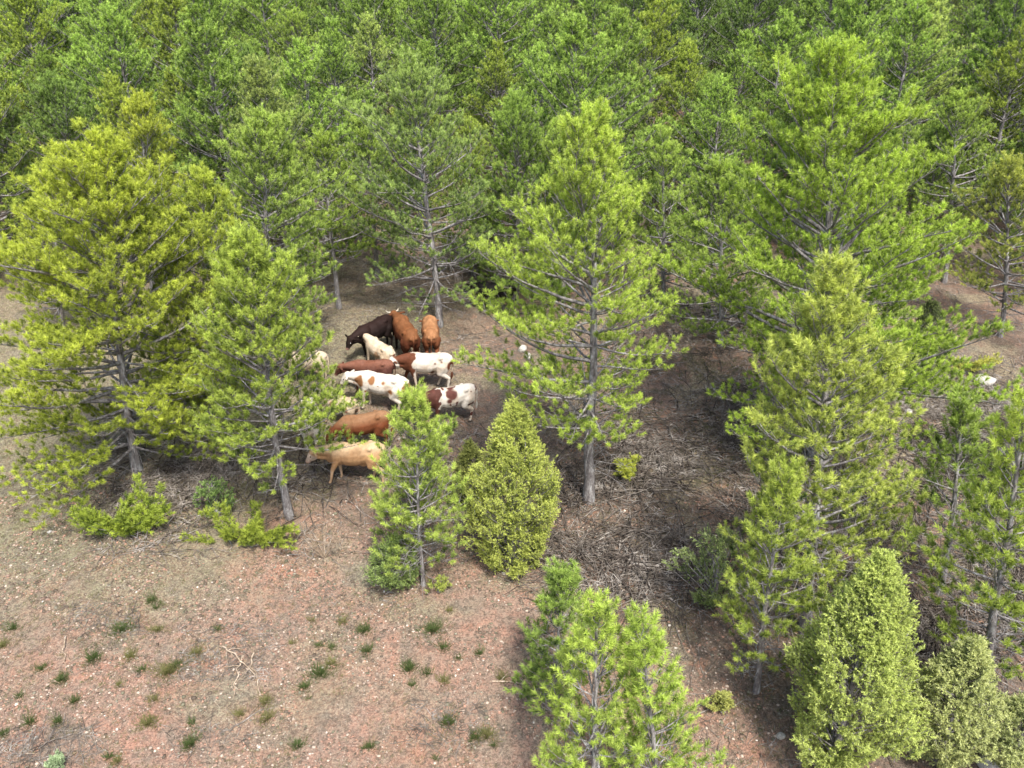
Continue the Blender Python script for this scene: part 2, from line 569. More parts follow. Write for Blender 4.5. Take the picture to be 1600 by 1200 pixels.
def near_pine(seed, bx, by, tx, ty, wpx, label, tint=(1, 1, 1), **kw):
    x, y, z = G(bx, by)
    H = z_at(y, ty) - z
    zt = z + H
    X = x_at(y, zt, tx)
    Rad = wpx * 0.5 / F_PX * depth(y, z + 0.5 * H)
    lx = max(-1.6, min(1.6, X - x))
    me = pine_meshes('pine', pine(seed, H, Rad, lean=(lx, 0), **kw))
    print('pine %s H=%.1f R=%.1f at %.1f %.1f lean %.1f  tris %d' % (seed, H, Rad, x, y, X - x, len(me[1].polygons)))
    return put_pine(me, (x, y, z), label, tint=tint)

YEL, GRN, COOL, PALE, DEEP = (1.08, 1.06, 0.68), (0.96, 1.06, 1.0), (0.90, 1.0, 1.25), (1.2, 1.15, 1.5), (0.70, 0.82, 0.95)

# foreground and middle pines, placed one by one -------------------------------------------------
near_pine(1, 215, 735, 150, 208, 420, 'big yellowish green pine at the left edge with its boughs reaching low over brushwood', YEL, h0=0.09, flat=0.9, tonebase=0.45, whorl=0.36, gaps=0.03)
near_pine(2, 452, 806, 385, 362, 305, 'pine with a pale bare trunk foot beside the tan cow', (1.0, 1.05, 0.85), h0=0.25, skew=0.05, tonebase=0.38, whorl=0.36, gaps=0.03, pexp=1.5)
near_pine(3, 430, 590, 412, 170, 260, 'green pine rising behind the pale-footed pine and left of the herd', GRN, h0=0.25, tonebase=0.36)
near_pine(4, 250, 530, 222, 150, 210, 'pine with bare white upper limbs standing just behind the yellowish pine', (1.1, 1.05, 0.7), h0=0.3, tonebase=0.4, density=0.8)
near_pine(5, 686, 508, 640, 98, 290, 'tall sparse pine with grey bare limbs and trunk directly behind the herd', COOL, h0=0.2, tonebase=0.34, density=0.8, dead=1.4, gaps=0.12)
near_pine(6, 920, 782, 925, 166, 350, 'bright green pine in the middle with a long bare trunk ending at reddish soil', (1.05, 1.12, 0.9), h0=0.22, skew=0.2, pexp=2.0, tonebase=0.5, dead=1.0, density=0.9)
near_pine(7, 1270, 720, 1275, 62, 470, 'largest broad bright green pine on the right, wider than all others', (1.0, 1.12, 0.8), h0=0.12, tonebase=0.46)
near_pine(8, 1258, 985, 1310, 415, 350, 'open airy pine standing in front of the largest pine, above the brushwood', (1.15, 1.12, 1.1), h0=0.12, tonebase=0.40, density=0.9, gaps=0.12, dead=1.2)
near_pine(9, 662, 915, 645, 622, 165, 'small thin young pine left of the yellow green juniper, below the herd', (1.0, 1.06, 1.0), h0=0.16, pexp=1.4, skew=0.1, tonebase=0.42, density=0.9 , whorl=0.32, trunk_r=0.05, dead=0.8)
near_pine(10, 925, 1290, 935, 950, 270, 'young pine at the bottom edge with pale cream buds', (1.0, 1.08, 0.95), h0=0.1, tonebase=0.5, density=0.6, gaps=0.28, pexp=1.3, whorl=0.42, trunk_r=0.06)
near_pine(35, 1030, 1300, 1003, 985, 165, 'young pine with a slim top leaning beside the cream budded one at the bottom edge', (0.95, 1.05, 0.9), h0=0.08, tonebase=0.46, whorl=0.34, pexp=1.3, trunk_r=0.05, gaps=0.28, density=0.65)
near_pine(11, 868, 1100, 878, 905, 120, 'small dark green pine tucked behind the young pine with pale buds', (0.75, 0.88, 0.85), h0=0.1, tonebase=0.3, whorl=0.34, trunk_r=0.04)
near_pine(12, 1525, 1085, 1600, 625, 215, 'pine leaning at the lower right edge over two pale juniper bushes', (1.0, 1.05, 0.85), h0=0.2, tonebase=0.42, density=0.8, dead=1.2)
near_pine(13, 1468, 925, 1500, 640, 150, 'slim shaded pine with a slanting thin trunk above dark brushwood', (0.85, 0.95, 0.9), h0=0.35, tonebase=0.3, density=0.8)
near_pine(14, 1475, 440, 1500, 150, 180, 'pine with a forked bare lower trunk behind and right of the largest pine', GRN, h0=0.42, tonebase=0.35, density=0.8, dead=1.3)
near_pine(15, 1562, 525, 1575, 255, 200, 'pale olive pine at the right edge behind the grey boulder', (1.1, 1.02, 1.0), h0=0.2, tonebase=0.3, density=0.8, dead=1.3)
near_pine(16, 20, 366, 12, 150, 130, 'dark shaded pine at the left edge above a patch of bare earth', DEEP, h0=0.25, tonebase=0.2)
near_pine(17, 806, 474, 808, 150, 240, 'dark green pine filling the gap between the sparse grey pine and the bright middle pine', (0.8, 0.95, 0.85), h0=0.08, tonebase=0.28)
near_pine(18, 1395, 400, 1420, 170, 150, 'pine showing white forked limbs just behind the largest pine', GRN, h0=0.35, tonebase=0.32, density=0.75, dead=1.5)
near_pine(19, 530, 480, 500, 205, 150, 'short green pine left of the sunny gap behind the herd', (0.9, 1.0, 0.8), h0=0.28, tonebase=0.3)
near_pine(20, 1035, 470, 1035, 205, 160, 'slim green pine between the bright middle pine and the largest pine', GRN, h0=0.12, tonebase=0.36)
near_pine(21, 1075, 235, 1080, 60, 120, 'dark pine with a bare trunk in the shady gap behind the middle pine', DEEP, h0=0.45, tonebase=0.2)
near_pine(22, 1000, 190, 1000, 45, 130, 'pine standing over a pale straw patch in the upper middle', GRN, h0=0.3, tonebase=0.3)
near_pine(23, 480, 215, 455, 22, 160, 'pine with a grey trunk glimpsed through its crown in the upper left', GRN, h0=0.25, tonebase=0.35, density=0.8)
near_pine(25, 1182, 1080, 1222, 740, 175, 'scraggy narrow pine left of the tallest juniper, in front of the airy pine', (0.95, 0.98, 0.85), h0=0.15, tonebase=0.34, density=0.85, gaps=0.2, trunk_r=0.06)
near_pine(26, 1350, 600, 1372, 300, 150, 'green pine crowded against the right flank of the largest pine', GRN, h0=0.2, tonebase=0.36)
near_pine(27, 1125, 540, 1120, 250, 210, 'green pine crowded against the left flank of the largest pine', GRN, h0=0.1, tonebase=0.36)
near_pine(28, 335, 680, 320, 262, 230, 'green pine wedged between the yellowish pine and the pale-footed pine', (1.05, 1.05, 0.75), h0=0.15, tonebase=0.36)
near_pine(29, 1650, 800, 1672, 470, 170, 'bluish green pine cut off by the right edge beside the big boulder', COOL, h0=0.15, tonebase=0.36)
near_pine(30, 590, 430, 575, 175, 150, 'green pine at the far edge of the sunny gap, left of the sparse grey pine', GRN, h0=0.2, tonebase=0.34)
near_pine(31, 740, 430, 735, 190, 150, 'green pine just right of the sparse grey pine, behind the black cow', (0.95, 1.0, 0.9), h0=0.08, tonebase=0.34)
near_pine(32, 880, 470, 868, 190, 150, 'green pine directly behind the crown of the bright middle pine', GRN, h0=0.15, tonebase=0.34)
near_pine(33, 100, 520, 90, 240, 160, 'yellowish pine behind the left shoulder of the big yellowish pine', YEL, h0=0.15, tonebase=0.36)
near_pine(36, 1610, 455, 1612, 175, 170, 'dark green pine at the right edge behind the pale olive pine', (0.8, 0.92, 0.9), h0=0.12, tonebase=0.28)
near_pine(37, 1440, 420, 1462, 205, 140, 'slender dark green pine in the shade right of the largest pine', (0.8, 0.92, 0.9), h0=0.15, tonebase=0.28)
near_pine(24, 640, 800, 705, 668, 70, 'little dark pine squeezed between the thin young pine and the juniper', (0.8, 0.9, 0.8), h0=0.1, tonebase=0.25, whorl=0.34, trunk_r=0.035)

# pines farther back: a few individual shapes, copied ----------------------------------------------
FAR = []
for k in range(9):
    FAR.append(pine_meshes('pine', pine(100 + k, 10.0, 3.1 + 0.40 * (k % 3), lean=(0.5 * math.sin(k * 2.1), 0.5 * math.cos(k * 1.3)), pexp=1.3 + 0.3 * (k % 4), h0=0.05 + 0.03 * (k % 3), nn=38, nlen=0.17, nwid=0.025,
                                         density=1.0, whorl=0.50, sec_sp=0.30, tonebase=0.20 + 0.04 * (k % 4), dead=0.8, gaps=0.06 + 0.05 * (k % 4))))
rs = np.random.RandomState(5)
clear_px = [(500, 235, 2.3), (1010, 130, 2.0), (1085, 215, 2.0), (75, 330, 3.0), (600, 450, 2.2), (620, 540, 6.5), (530, 520, 3), (700, 500, 3), (1010, 500, 2.4), (1090, 260, 2.0), (80, 165, 2.0),
            (1430, 420, 1.8), (1130, 300, 1.5), (800, 545, 3.5), (760, 470, 2.5)]
clear = [(*G(a, b)[:2], r) for a, b, r in clear_px]
CLASSES = [
    ((0.92, 1.08, 1.0), 'mid green pine in the crowded rows of forest behind the clearing'),
    ((0.66, 0.80, 0.85), 'dark bluish green pine in the crowded rows of forest behind the clearing'),
    ((1.05, 1.08, 0.85), 'yellowish green pine in the crowded rows of forest behind the clearing'),
    ((1.1, 1.12, 1.4), 'pale greyish green pine in the crowded rows of forest behind the clearing'),
]
cnt = 0
for _ in range(9000):
    y = 31 + (104 - 31) * rs.rand() ** 0.9
    x = (rs.rand() * 2 - 1) * (0.66 * y + 5)
    if any((x - a) ** 2 + (y - b) ** 2 < r * r for a, b, r in clear): continue
    mind = 2.8 + 0.012 * y + 1.1 * rs.rand()
    if any((x - a) ** 2 + (y - b) ** 2 < mind * mind for a, b in TREES): continue
    z = h1(x, y)
    px, py = pix(x, y, z)
    if py > 470: continue
    s = 0.66 + 0.58 * rs.rand()
    dk = float(fnoise([[x * 0.07, y * 0.07, 3.0]], 21, 2)[0])
    ci = rs.choice(4, p=[0.5, 0.2, 0.15, 0.15])
    if px > 850 and py < 210 and rs.rand() < 0.55: ci = 1
    tint, lab = CLASSES[ci]
    j = 0.85 + 0.3 * rs.rand()
    t = put_pine(FAR[rs.randint(len(FAR))], (x, y, z), lab, 'forest pines behind the clearing, ' + lab.split(' pine')[0], rs.rand() * 6.28, s,
                 tuple(c * j for c in tint))
    cnt += 1
    if cnt > 270: break
print('far pines', cnt)
# a few pines beside the frame so the wood goes on and throws its shade in
for x, y in ((17.5, 15), (19.5, 21), (22, 27), (-21, 29), (-24, 34), (13.5, 9.5)):
    pass

# ------------------------------------------------------------------ ground
def axis(lo, hi, flo, fhi, fine):
    a = list(np.arange(flo, fhi, fine))
    s, p = fine, flo
    left = []
    while p > lo:
        s *= 1.25; p -= s; left.append(p)
    s, p = fine, a[-1]
    right = []
    while p < hi:
        s *= 1.25; p += s; right.append(p)
    return np.array(left[::-1] + a + right)
gx = axis(-900, 900, -22, 22, 0.10)
gy = axis(-300, 1200, 9, 42, 0.10)
X, Y = np.meshgrid(gx, gy)
xf, yf = X.ravel(), Y.ravel()
P3 = np.stack([xf, yf, np.zeros_like(xf)], 1)
Z = hgt(xf, yf) + (fnoise(P3 * 3.0, 31, 3) - 0.5) * 0.14
# ground cover: needle litter lies under and near the trees, short grass along the left edge
D = np.full(len(xf), 99.0)
for a, b in TREES:
    D = np.minimum(D, np.hypot(xf - a, yf - b))
wx = fnoise(P3 * 0.35, 41, 3) - 0.5
edge = np.interp(xf, [-14, -9.5, -5, -2.5, 0.3, 2.5, 4.5, 7, 12], [23.2, 20.6, 19.3, 18.2, 17.6, 15.6, 13.5, 11.5, 9.0])
litter = np.clip((yf - edge + wx * 3.0) / 1.6 + 0.3, 0, 1) * 0.95
litter *= np.clip(1.25 - fnoise(P3 * 0.22, 44, 2) * 0.55, 0, 1)
litter[yf > 60] = 0.8
grassy = np.clip((-xf - 7.5 + (yf - 18) * 0.45 + wx * 5) / 3.0, 0, 1) * np.clip((yf - 14) / 4, 0, 1) * np.clip((40 - yf) / 10, 0, 1)
grassy = np.maximum(grassy, np.clip((fnoise(P3 * 0.3, 46, 3) - 0.47 + np.clip((yf - 15.5) * 0.06, -0.2, 0.2)) * 4, 0, 0.8) * (yf < 22) * np.clip((1.5 - xf) / 3, 0, 1))
grassy = np.maximum(grassy, np.clip((fnoise(P3 * 0.8, 45, 3) - 0.52) * 6, 0, 0.75) * np.clip((yf - 12.5) / 4, 0.15, 1))
litter = litter * (1 - 0.6 * grassy)
ny, nx = X.shape
ZG = Z.reshape(ny, nx)
idx = np.arange(nx * ny).reshape(ny, nx)
Fq = np.stack([idx[:-1, :-1], idx[:-1, 1:], idx[1:, 1:], idx[1:, :-1]], -1).reshape(-1, 4)
gme = mesh_np('ground', np.stack([xf, yf, Z], 1), Fq, 4, M_GROUND, {'litter': litter, 'grassy': grassy}, smooth=True)
tag(link('ground', gme), kind='structure')
print('ground', len(xf))

# ------------------------------------------------------------------ pebbles, grass, twig litter (uncountable stuff)
ICO = None
def ico():
    import bmesh
    bm = bmesh.new(); bmesh.ops.create_icosphere(bm, subdivisions=1, radius=1)
    v = np.array([x.co[:] for x in bm.verts]); f = np.array([[q.index for q in p.verts] for p in bm.faces]); bm.free()
    return v, f
iv, if_ = ico()

def scatter_px(n, box, rs, ymax=60):
    """random ground points inside a box of the photograph, even on the ground"""
    out = []
    x0, y0, x1, y1 = box
    c = [G(a, b) for a, b in ((x0, y0), (x1, y0), (x0, y1), (x1, y1))]
    X0, X1 = min(q[0] for q in c), max(q[0] for q in c); Y0, Y1 = min(q[1] for q in c), max(q[1] for q in c)
    while len(out) < n:
        x = X0 + rs.rand(4 * n) * (X1 - X0); y = Y0 + rs.rand(4 * n) * (Y1 - Y0)
        z = hgt(x, y)
        dd = y * cP - (z - ZC) * sP
        px = 800 + F_PX * x / dd; py = 600 - F_PX * (y * sP + (z - ZC) * cP) / dd
        ok = (px > x0) & (px < x1) & (py > y0) & (py < y1)
        out += list(zip(x[ok], y[ok]))
    return np.array(out[:n])

def gz(x, y):
    i = np.clip(np.searchsorted(gx, x) - 1, 0, len(gx) - 2); j = np.clip(np.searchsorted(gy, y) - 1, 0, len(gy) - 2)
    fx = (x - gx[i]) / (gx[i + 1] - gx[i]); fy = (y - gy[j]) / (gy[j + 1] - gy[j])
    return (ZG[j, i] * (1 - fx) * (1 - fy) + ZG[j, i + 1] * fx * (1 - fy) + ZG[j + 1, i] * (1 - fx) * fy + ZG[j + 1, i + 1] * fx * fy)

rs = np.random.RandomState(9)
q = np.concatenate([scatter_px(26000, (-60, 740, 1300, 1290), rs), scatter_px(5000, (-40, 560, 1650, 1290), rs)])
nsm = len(q)
q = np.concatenate([q, scatter_px(5500, (-60, 740, 900, 1000), rs), scatter_px(2500, (-60, 900, 1300, 1290), rs)])
isbig = np.arange(len(q)) >= nsm
keep = fnoise(np.stack([q[:, 0], q[:, 1], 0 * q[:, 0]], 1) * 0.9, 61, 2) > 0.36
q = q[keep]; isbig = isbig[keep]
n = len(q)
sz = np.where(isbig, 0.022 + 0.035 * rs.rand(n) ** 2, 0.011 + 0.030 * rs.rand(n) ** 3.0)
rr = iv[None] * (0.7 + 0.5 * rs.rand(n, len(iv), 1)) * sz[:, None, None] * np.stack([0.7 + 0.8 * rs.rand(n), 0.7 + 0.8 * rs.rand(n), 0.35 + 0.4 * rs.rand(n)], 1)[:, None, :]
V = rr + np.stack([q[:, 0], q[:, 1], gz(q[:, 0], q[:, 1]) + 0.2 * sz], 1)[:, None]
base = np.array([[0.50, 0.40, 0.32], [0.42, 0.25, 0.18], [0.68, 0.62, 0.54], [0.20, 0.16, 0.12], [0.27, 0.25, 0.19]])[rs.choice(5, n, p=[0.26, 0.36, 0.02, 0.16, 0.2])] * (0.75 + 0.4 * rs.rand(n, 1))
base = np.where(isbig[:, None], np.array([[0.16, 0.125, 0.095], [0.30, 0.21, 0.16], [0.17, 0.16, 0.11]])[rs.choice(3, n, p=[0.45, 0.35, 0.2])] * (0.7 + 0.5 * rs.rand(n, 1)), base)
Cc = np.repeat(base[:, None], len(iv), 1).reshape(-1, 3)
Fp = (if_[None] + (np.arange(n) * len(iv))[:, None, None]).reshape(-1, 3)
tag(link('gravel', mesh_np('gravel', V.reshape(-1, 3), Fp, 3, M_PEBBLE, {'coat': Cc})), 'pale small gravel strewn over the reddish bare soil', 'gravel', kind='stuff')

def blades(cx, cy, n, rad, hmin, hmax, wid, rs, tone=(0.2, 0.7), spread=0.7):
    a = rs.rand(n) * 6.28; r = rad * np.minimum(np.abs(rs.randn(n)) * 0.42, 0.9) * (1 + 0.45 * np.sin(a * 2 + cx * 9) + 0.3 * np.sin(a * 3 + cy * 7))
    x, y = cx + np.cos(a) * r, cy + np.sin(a) * r
    z = gz(x, y)
    h = hmin + (hmax - hmin) * rs.rand(n)
    p0 = np.stack([x, y, z - 0.01], 1)
    dr = np.stack([np.cos(a) * spread * rs.rand(n), np.sin(a) * spread * rs.rand(n), np.ones(n)], 1) + rs.randn(n, 3) * 0.22
    tip = p0 + norm(dr) * h[:, None]
    sd = norm(np.cross(dr, rs.randn(n, 3))) * wid * 0.5
    V = np.stack([p0 - sd, p0 + sd, tip], 1).reshape(-1, 3)
    T = np.repeat(tone[0] + (tone[1] - tone[0]) * rs.rand(n), 3)
    return V, np.arange(n * 3).reshape(-1, 3), T

def blades_obj(name, arr, mat=M_BLADE, tint=(1, 1, 1), origin=None):
    V = np.concatenate([a[0] for a in arr]); T = np.concatenate([a[2] for a in arr])
    if origin is not None: V = V - np.array(origin)[None]
    me = mesh_np(name, V, np.arange(len(V)).reshape(-1, 3), 3, mat, {'tone': T})
    o = link(name, me); o.color = (*tint, 1)
    if origin is not None: o.location = origin
    return o

# short thin grass and herbs
q = scatter_px(9000, (-60, 600, 1400, 1290), rs)
dens = fnoise(np.stack([q[:, 0], q[:, 1], 0 * q[:, 0]], 1) * 0.7, 71, 3) + np.clip((-q[:, 0] - 5) * 0.02, 0, 0.15)
q = q[dens > 0.46]
arr = [blades(x, y, 16, 0.09 + 0.12 * rs.rand(), 0.03, 0.11, 0.011, rs, (0.0, 0.75), 1.2) for x, y in q]
o = blades_obj('short_grass', arr)
tag(o, 'short dry grass and herbs scattered over the open soil', 'grass', kind='stuff')
q = scatter_px(1500, (-40, 420, 130, 830), rs)
arr = [blades(x, y, 14, 0.22, 0.03, 0.09, 0.012, rs, (0.2, 0.9), 1.2) for x, y in q]
o = blades_obj('pale_grass', arr, tint=(0.95, 1.0, 0.95))
tag(o, 'pale grey green grass carpeting the slope at the left edge', 'grass', kind='stuff')

q = np.concatenate([scatter_px(2600, (860, 560, 1330, 760), rs), scatter_px(2200, (420, 380, 1500, 620), rs), scatter_px(1200, (150, 660, 700, 860), rs), scatter_px(1500, (1150, 640, 1620, 1200), rs)])
dens = fnoise(np.stack([q[:, 0], q[:, 1], 0 * q[:, 0]], 1) * 0.6, 73, 3)
q = q[dens > 0.47]
arr = [blades(x, y, 12, 0.10 + 0.12 * rs.rand(), 0.04, 0.14, 0.012, rs, (0.0, 0.6), 1.2) for x, y in q]
o = blades_obj('forest_herbs', arr, tint=(0.75, 0.9, 0.8))
tag(o, 'sparse green herbs and grass among the litter under the pines', 'herbs', kind='stuff')

# twig litter
def stick_pts(x, y, L, ang, rs, n=5, curve=0.5, lift=0.05):
    pts = []
    a = ang
    px_, py_ = x, y
    for i in range(n + 1):
        pts.append([px_, py_, 0])
        a += rs.randn() * curve / n
        px_ += math.cos(a) * L / n; py_ += math.sin(a) * L / n
    pts = np.array(pts)
    pts[:, 2] = gz(pts[:, 0], pts[:, 1]) + 0.015 + lift * np.abs(np.sin(np.linspace(0, 3.1, n + 1) * (0.5 + rs.rand())))
    return pts

def twigs(n, box, rs, lmin, lmax, r, lift=0.05):
    q = scatter_px(n, box, rs)
    dn = fnoise(np.stack([q[:, 0], q[:, 1], 0 * q[:, 0]], 1) * 0.5, 81, 2)
    segs = []
    for (x, y), d in zip(q, dn):
        if rs.rand() > np.clip((d - 0.3) * 3.5, 0.15, 1): continue
        L = lmin + (lmax - lmin) * rs.rand() ** 2
        p = stick_pts(x, y, L, rs.rand() * 6.28, rs, 4, 0.8, lift * rs.rand())
        for i in range(4):
            segs.append([*p[i], *p[i + 1], r * (1 - 0.15 * i), r * (0.85 - 0.15 * i)])
    return segs

segs = []
segs += twigs(8500, (850, 610, 1240, 990), rs, 0.2, 1.6, 0.014, 0.20)
segs += twigs(8000, (1300, 560, 1620, 1120), rs, 0.2, 1.5, 0.014, 0.18)
segs += twigs(3000, (150, 670, 760, 870), rs, 0.2, 1.2, 0.012, 0.14)
segs += twigs(9000, (420, 360, 1500, 700), rs, 0.15, 0.9, 0.013, 0.06)
segs += twigs(700, (930, 880, 1300, 1250), rs, 0.2, 1.0, 0.009, 0.08)
segs += twigs(4000, (950, 470, 1260, 720), rs, 0.2, 1.3, 0.015, 0.12)
segs += twigs(2500, (180, 690, 440, 800), rs, 0.2, 1.3, 0.013, 0.22)
for bx_, by_, hw, hh, nn_ in ((350, 1020, 75, 45, 420), (160, 970, 60, 25, 160), (700, 1130, 60, 35, 260), (95, 1165, 60, 30, 260), (330, 1160, 70, 25, 200), (560, 940, 60, 20, 120), (30, 1180, 40, 25, 120)):
    segs += twigs(nn_, (bx_ - hw, by_ - hh, bx_ + hw, by_ + hh), rs, 0.1, 0.55, 0.008, 0.06)
V, Fc = tubes(segs, 3)
tag(link('twig_litter', mesh_np('twig_litter', V, Fc, 4, M_DEAD)), 'grey fallen twigs and brushwood littering the forest floor', 'twigs', kind='stuff')
segs = twigs(2200, (-20, 780, 1000, 1230), rs, 0.1, 0.5, 0.007, 0.03)
segs += twigs(1200, (1330, 600, 1520, 740), rs, 0.1, 0.6, 0.008, 0.05)
V, Fc = tubes(segs, 3)
tag(link('straw_litter', mesh_np('straw_litter', V, Fc, 4, M_DRY)), 'short straw coloured twigs strewn on open soil', 'twigs', kind='stuff')

M_SLASH = bark_mat('dark_rotting_wood', (0.035, 0.028, 0.024), (0.095, 0.078, 0.066), (0.20, 0.175, 0.155), 3.0)
segs = twigs(1500, (860, 640, 1230, 960), rs, 0.5, 2.4, 0.022, 0.30)
segs += twigs(1500, (1330, 680, 1620, 1100), rs, 0.5, 2.2, 0.022, 0.28)
segs += twigs(700, (180, 680, 600, 820), rs, 0.4, 1.8, 0.018, 0.25)
segs += twigs(500, (950, 470, 1260, 700), rs, 0.4, 1.8, 0.020, 0.15)
V, Fc = tubes(segs, 4)
tag(link('dark_slash', mesh_np('dark_slash', V, Fc, 4, M_SLASH)), 'dark rotting brushwood tangled under the pines', 'brushwood', kind='stuff')

# ------------------------------------------------------------------ fallen branches (each one a thing)
def fallen(px0, py0, px1, py1, label, r=0.025, seed=0, forks=6, mat=M_DEAD, lift=0.12, fl=0.6):
    rs = np.random.RandomState(seed)
    a, b = G(px0, py0), G(px1, py1)
    n = 7
    t = np.linspace(0, 1, n + 1)
    L = math.hypot(b[0] - a[0], b[1] - a[1])
    xs = a[0] + (b[0] - a[0]) * t + rs.randn(n + 1) * 0.03 * L; ys = a[1] + (b[1] - a[1]) * t + rs.randn(n + 1) * 0.03 * L
    zs = gz(xs, ys) + r * 0.8 + lift * np.sin(t * 3.14) * rs.rand()
    pts = np.stack([xs, ys, zs], 1)
    org = pts[0].copy()
    V, Fc = loft(pts - org, np.linspace(r, r * 0.35, n + 1), 6, 0.2, seed)
    segs = []
    for k in range(forks):
        i = rs.randint(1, n)
        d = pts[i + 1] - pts[i]; d /= np.linalg.norm(d)
        d = d + np.array([rs.randn() * 0.8, rs.randn() * 0.8, 0.25 + 0.2 * rs.randn()])
        p = polyl(pts[i] - org, d, L * fl * (0.4 + 0.6 * rs.rand()), 4, -0.25, rs, 0.15)
        w = gz(p[:, 0] + org[0], p[:, 1] + org[1]) - org[2] + 0.01
        p[:, 2] = np.maximum(p[:, 2], w)
        for j in range(4):
            segs.append([*p[j], *p[j + 1], r * (0.5 - 0.09 * j), r * (0.41 - 0.09 * j)])
    if segs:
        V2, F2 = tubes(segs, 5)
        V, Fc = join([(V, Fc), (V2, F2)])
    o = link('fallen_branch', mesh_np('fallen_branch', V, Fc, 4, mat, smooth=True))
    o.location = org
    return tag(o, label, 'branch', 'fallen branches on the forest floor')

fallen(880, 878, 982, 820, 'straight pale fallen branch lying just right of the yellow green juniper', 0.03, 1, 3)
fallen(962, 868, 1000, 825, 'short dark fallen branch parallel to the straight pale branch', 0.028, 2, 3)
fallen(1150, 845, 985, 905, 'long grey forked branch reaching out from under the airy pine', 0.035, 3, 7)
fallen(960, 880, 1100, 896, 'pale twiggy branch lying flat across the brushwood', 0.026, 4, 8)
fallen(1000, 905, 995, 965, 'upright-looking forked grey twig below the brushwood pile', 0.022, 5, 6)
fallen(1010, 925, 1120, 972, 'dark crooked branch on open soil below the brushwood pile', 0.03, 6, 4)
fallen(1062, 770, 930, 770, 'dark log-like branch right of the reddish soil at the trunk foot', 0.03, 7, 5)
fallen(1000, 745, 1075, 765, 'dark crossing branch in the shade of the middle pine', 0.03, 8, 5)
fallen(1050, 1130, 1190, 1098, 'bent grey branch by the little round juniper', 0.025, 9, 2)
fallen(345, 1010, 400, 1060, 'thin bare twisted branch lying on the red soil', 0.026, 10, 3, M_DRY, 0.2)
fallen(392, 1020, 408, 1085, 'curved pale branch hooking over on the red soil', 0.026, 11, 2, M_DRY, 0.25)
fallen(380, 1025, 365, 1090, 'slender pale branch lying lengthways beside the hooked one', 0.026, 12, 2, M_DRY, 0.15)
fallen(350, 1145, 410, 1108, 'short dark twig near the bottom left on red soil', 0.024, 13, 3, M_DEAD, 0.08)
fallen(102, 995, 103, 1040, 'single straight pale stick on the soil far left', 0.02, 14, 0, M_DRY)
fallen(770, 1065, 830, 1070, 'curved brown stick left of the young pine', 0.024, 15, 1, M_DRY)
fallen(1295, 735, 1250, 850, 'thin leaning grey pole beneath the airy pine', 0.02, 16, 3)
fallen(1400, 845, 1540, 960, 'long dark branch under the slim shaded pine', 0.03, 17, 6)
fallen(1380, 560, 1470, 555, 'pale curved branch beside the dark juniper', 0.02, 18, 2)
fallen(1430, 680, 1500, 655, 'bleached curved branch on straw left of the boulder', 0.022, 19, 4, M_DRY)
fallen(1340, 700, 1440, 760, 'reddish grey branch on dark litter under the largest pine', 0.024, 20, 5)
fallen(300, 735, 262, 855, 'tall bleached dead branch slanting under the yellowish pine', 0.03, 21, 5)
fallen(295, 740, 190, 765, 'dead grey branch with many twigs under the yellowish pine', 0.03, 22, 9)
fallen(290, 745, 230, 800, 'twiggy dead bough slanting left under the yellowish pine', 0.026, 23, 9)
fallen(300, 740, 350, 790, 'short forked dead bough beside a green seedling', 0.024, 24, 7)
fallen(126, 808, 145, 822, 'stubby pale broken branch left of the low pine boughs', 0.025, 25, 1)
fallen(490, 745, 458, 762, 'thin stick by the pale trunk foot in front of the tan cow', 0.018, 26, 1)
fallen(480, 770, 530, 790, 'dark stick lying below the tan cow', 0.018, 27, 1)
fallen(60, 1170, 110, 1150, 'grey twig pile branch in the bottom left corner', 0.016, 28, 6)
fallen(860, 880, 800, 868, 'grey stick poking out at the foot of the yellow green juniper', 0.02, 29, 2)
fallen(1480, 690, 1560, 640, 'grey branch below the boulder', 0.02, 30, 5)

# ------------------------------------------------------------------ rocks
def rock(px, py, sx, sy, sz, label, seed, mat=M_ROCK):
    import bmesh
    rs = np.random.RandomState(seed)
    bm = bmesh.new(); bmesh.ops.create_icosphere(bm, subdivisions=3, radius=1)
    v = np.array([q.co[:] for q in bm.verts]); f = np.array([[q.index for q in p.verts] for p in bm.faces]); bm.free()
    for k in range(9):            # chop flat facets
        d = rs.randn(3); d /= np.linalg.norm(d); c = 0.62 + 0.25 * rs.rand()
        t = v @ d
        v = v - np.outer(np.maximum(t - c, 0) * 0.85, d)
    v = v * (0.94 + 0.14 * fnoise(v * 2.4 + seed, seed, 3))[:, None] * np.array([sx, sy, sz])
    x, y, z = G(px, py)
    o = link('rock', mesh_np('rock', v, f, 3, mat))
    o.location = (x, y, z + sz * 0.45); o.rotation_euler = (0, 0, rs.rand() * 0.5)
    return tag(o, label, 'rock')
rock(1538, 598, 0.44, 0.32, 0.24, 'large pale grey boulder at the right edge, biggest stone', 1)
rock(1419, 645, 0.16, 0.12, 0.10, 'small white stone on straw left of the big boulder', 2)
rock(816, 548, 0.22, 0.16, 0.17, 'white stone seen between boughs of the middle pine, upper of two', 3)
rock(826, 560, 0.17, 0.14, 0.16, 'white stone seen between boughs of the middle pine, lower of two', 4)
rock(1220, 1152, 0.11, 0.09, 0.08, 'small pale stone at the left foot of the tall juniper', 5)
rock(1545, 1194, 0.32, 0.25, 0.2, 'grey stone in the gap between the two pale junipers at the bottom edge', 6)
rock(405, 1168, 0.055, 0.05, 0.035, 'round white pebble sized stone near the bottom edge, on red soil', 7)
rock(57, 1154, 0.05, 0.045, 0.035, 'little white stone in the bottom left corner', 8)
rock(882, 893, 0.07, 0.05, 0.04, 'small white stone by the foot of the yellow green juniper', 10)
rock(78, 832, 0.08, 0.06, 0.05, 'small whitish stone left of the low pine boughs', 11)

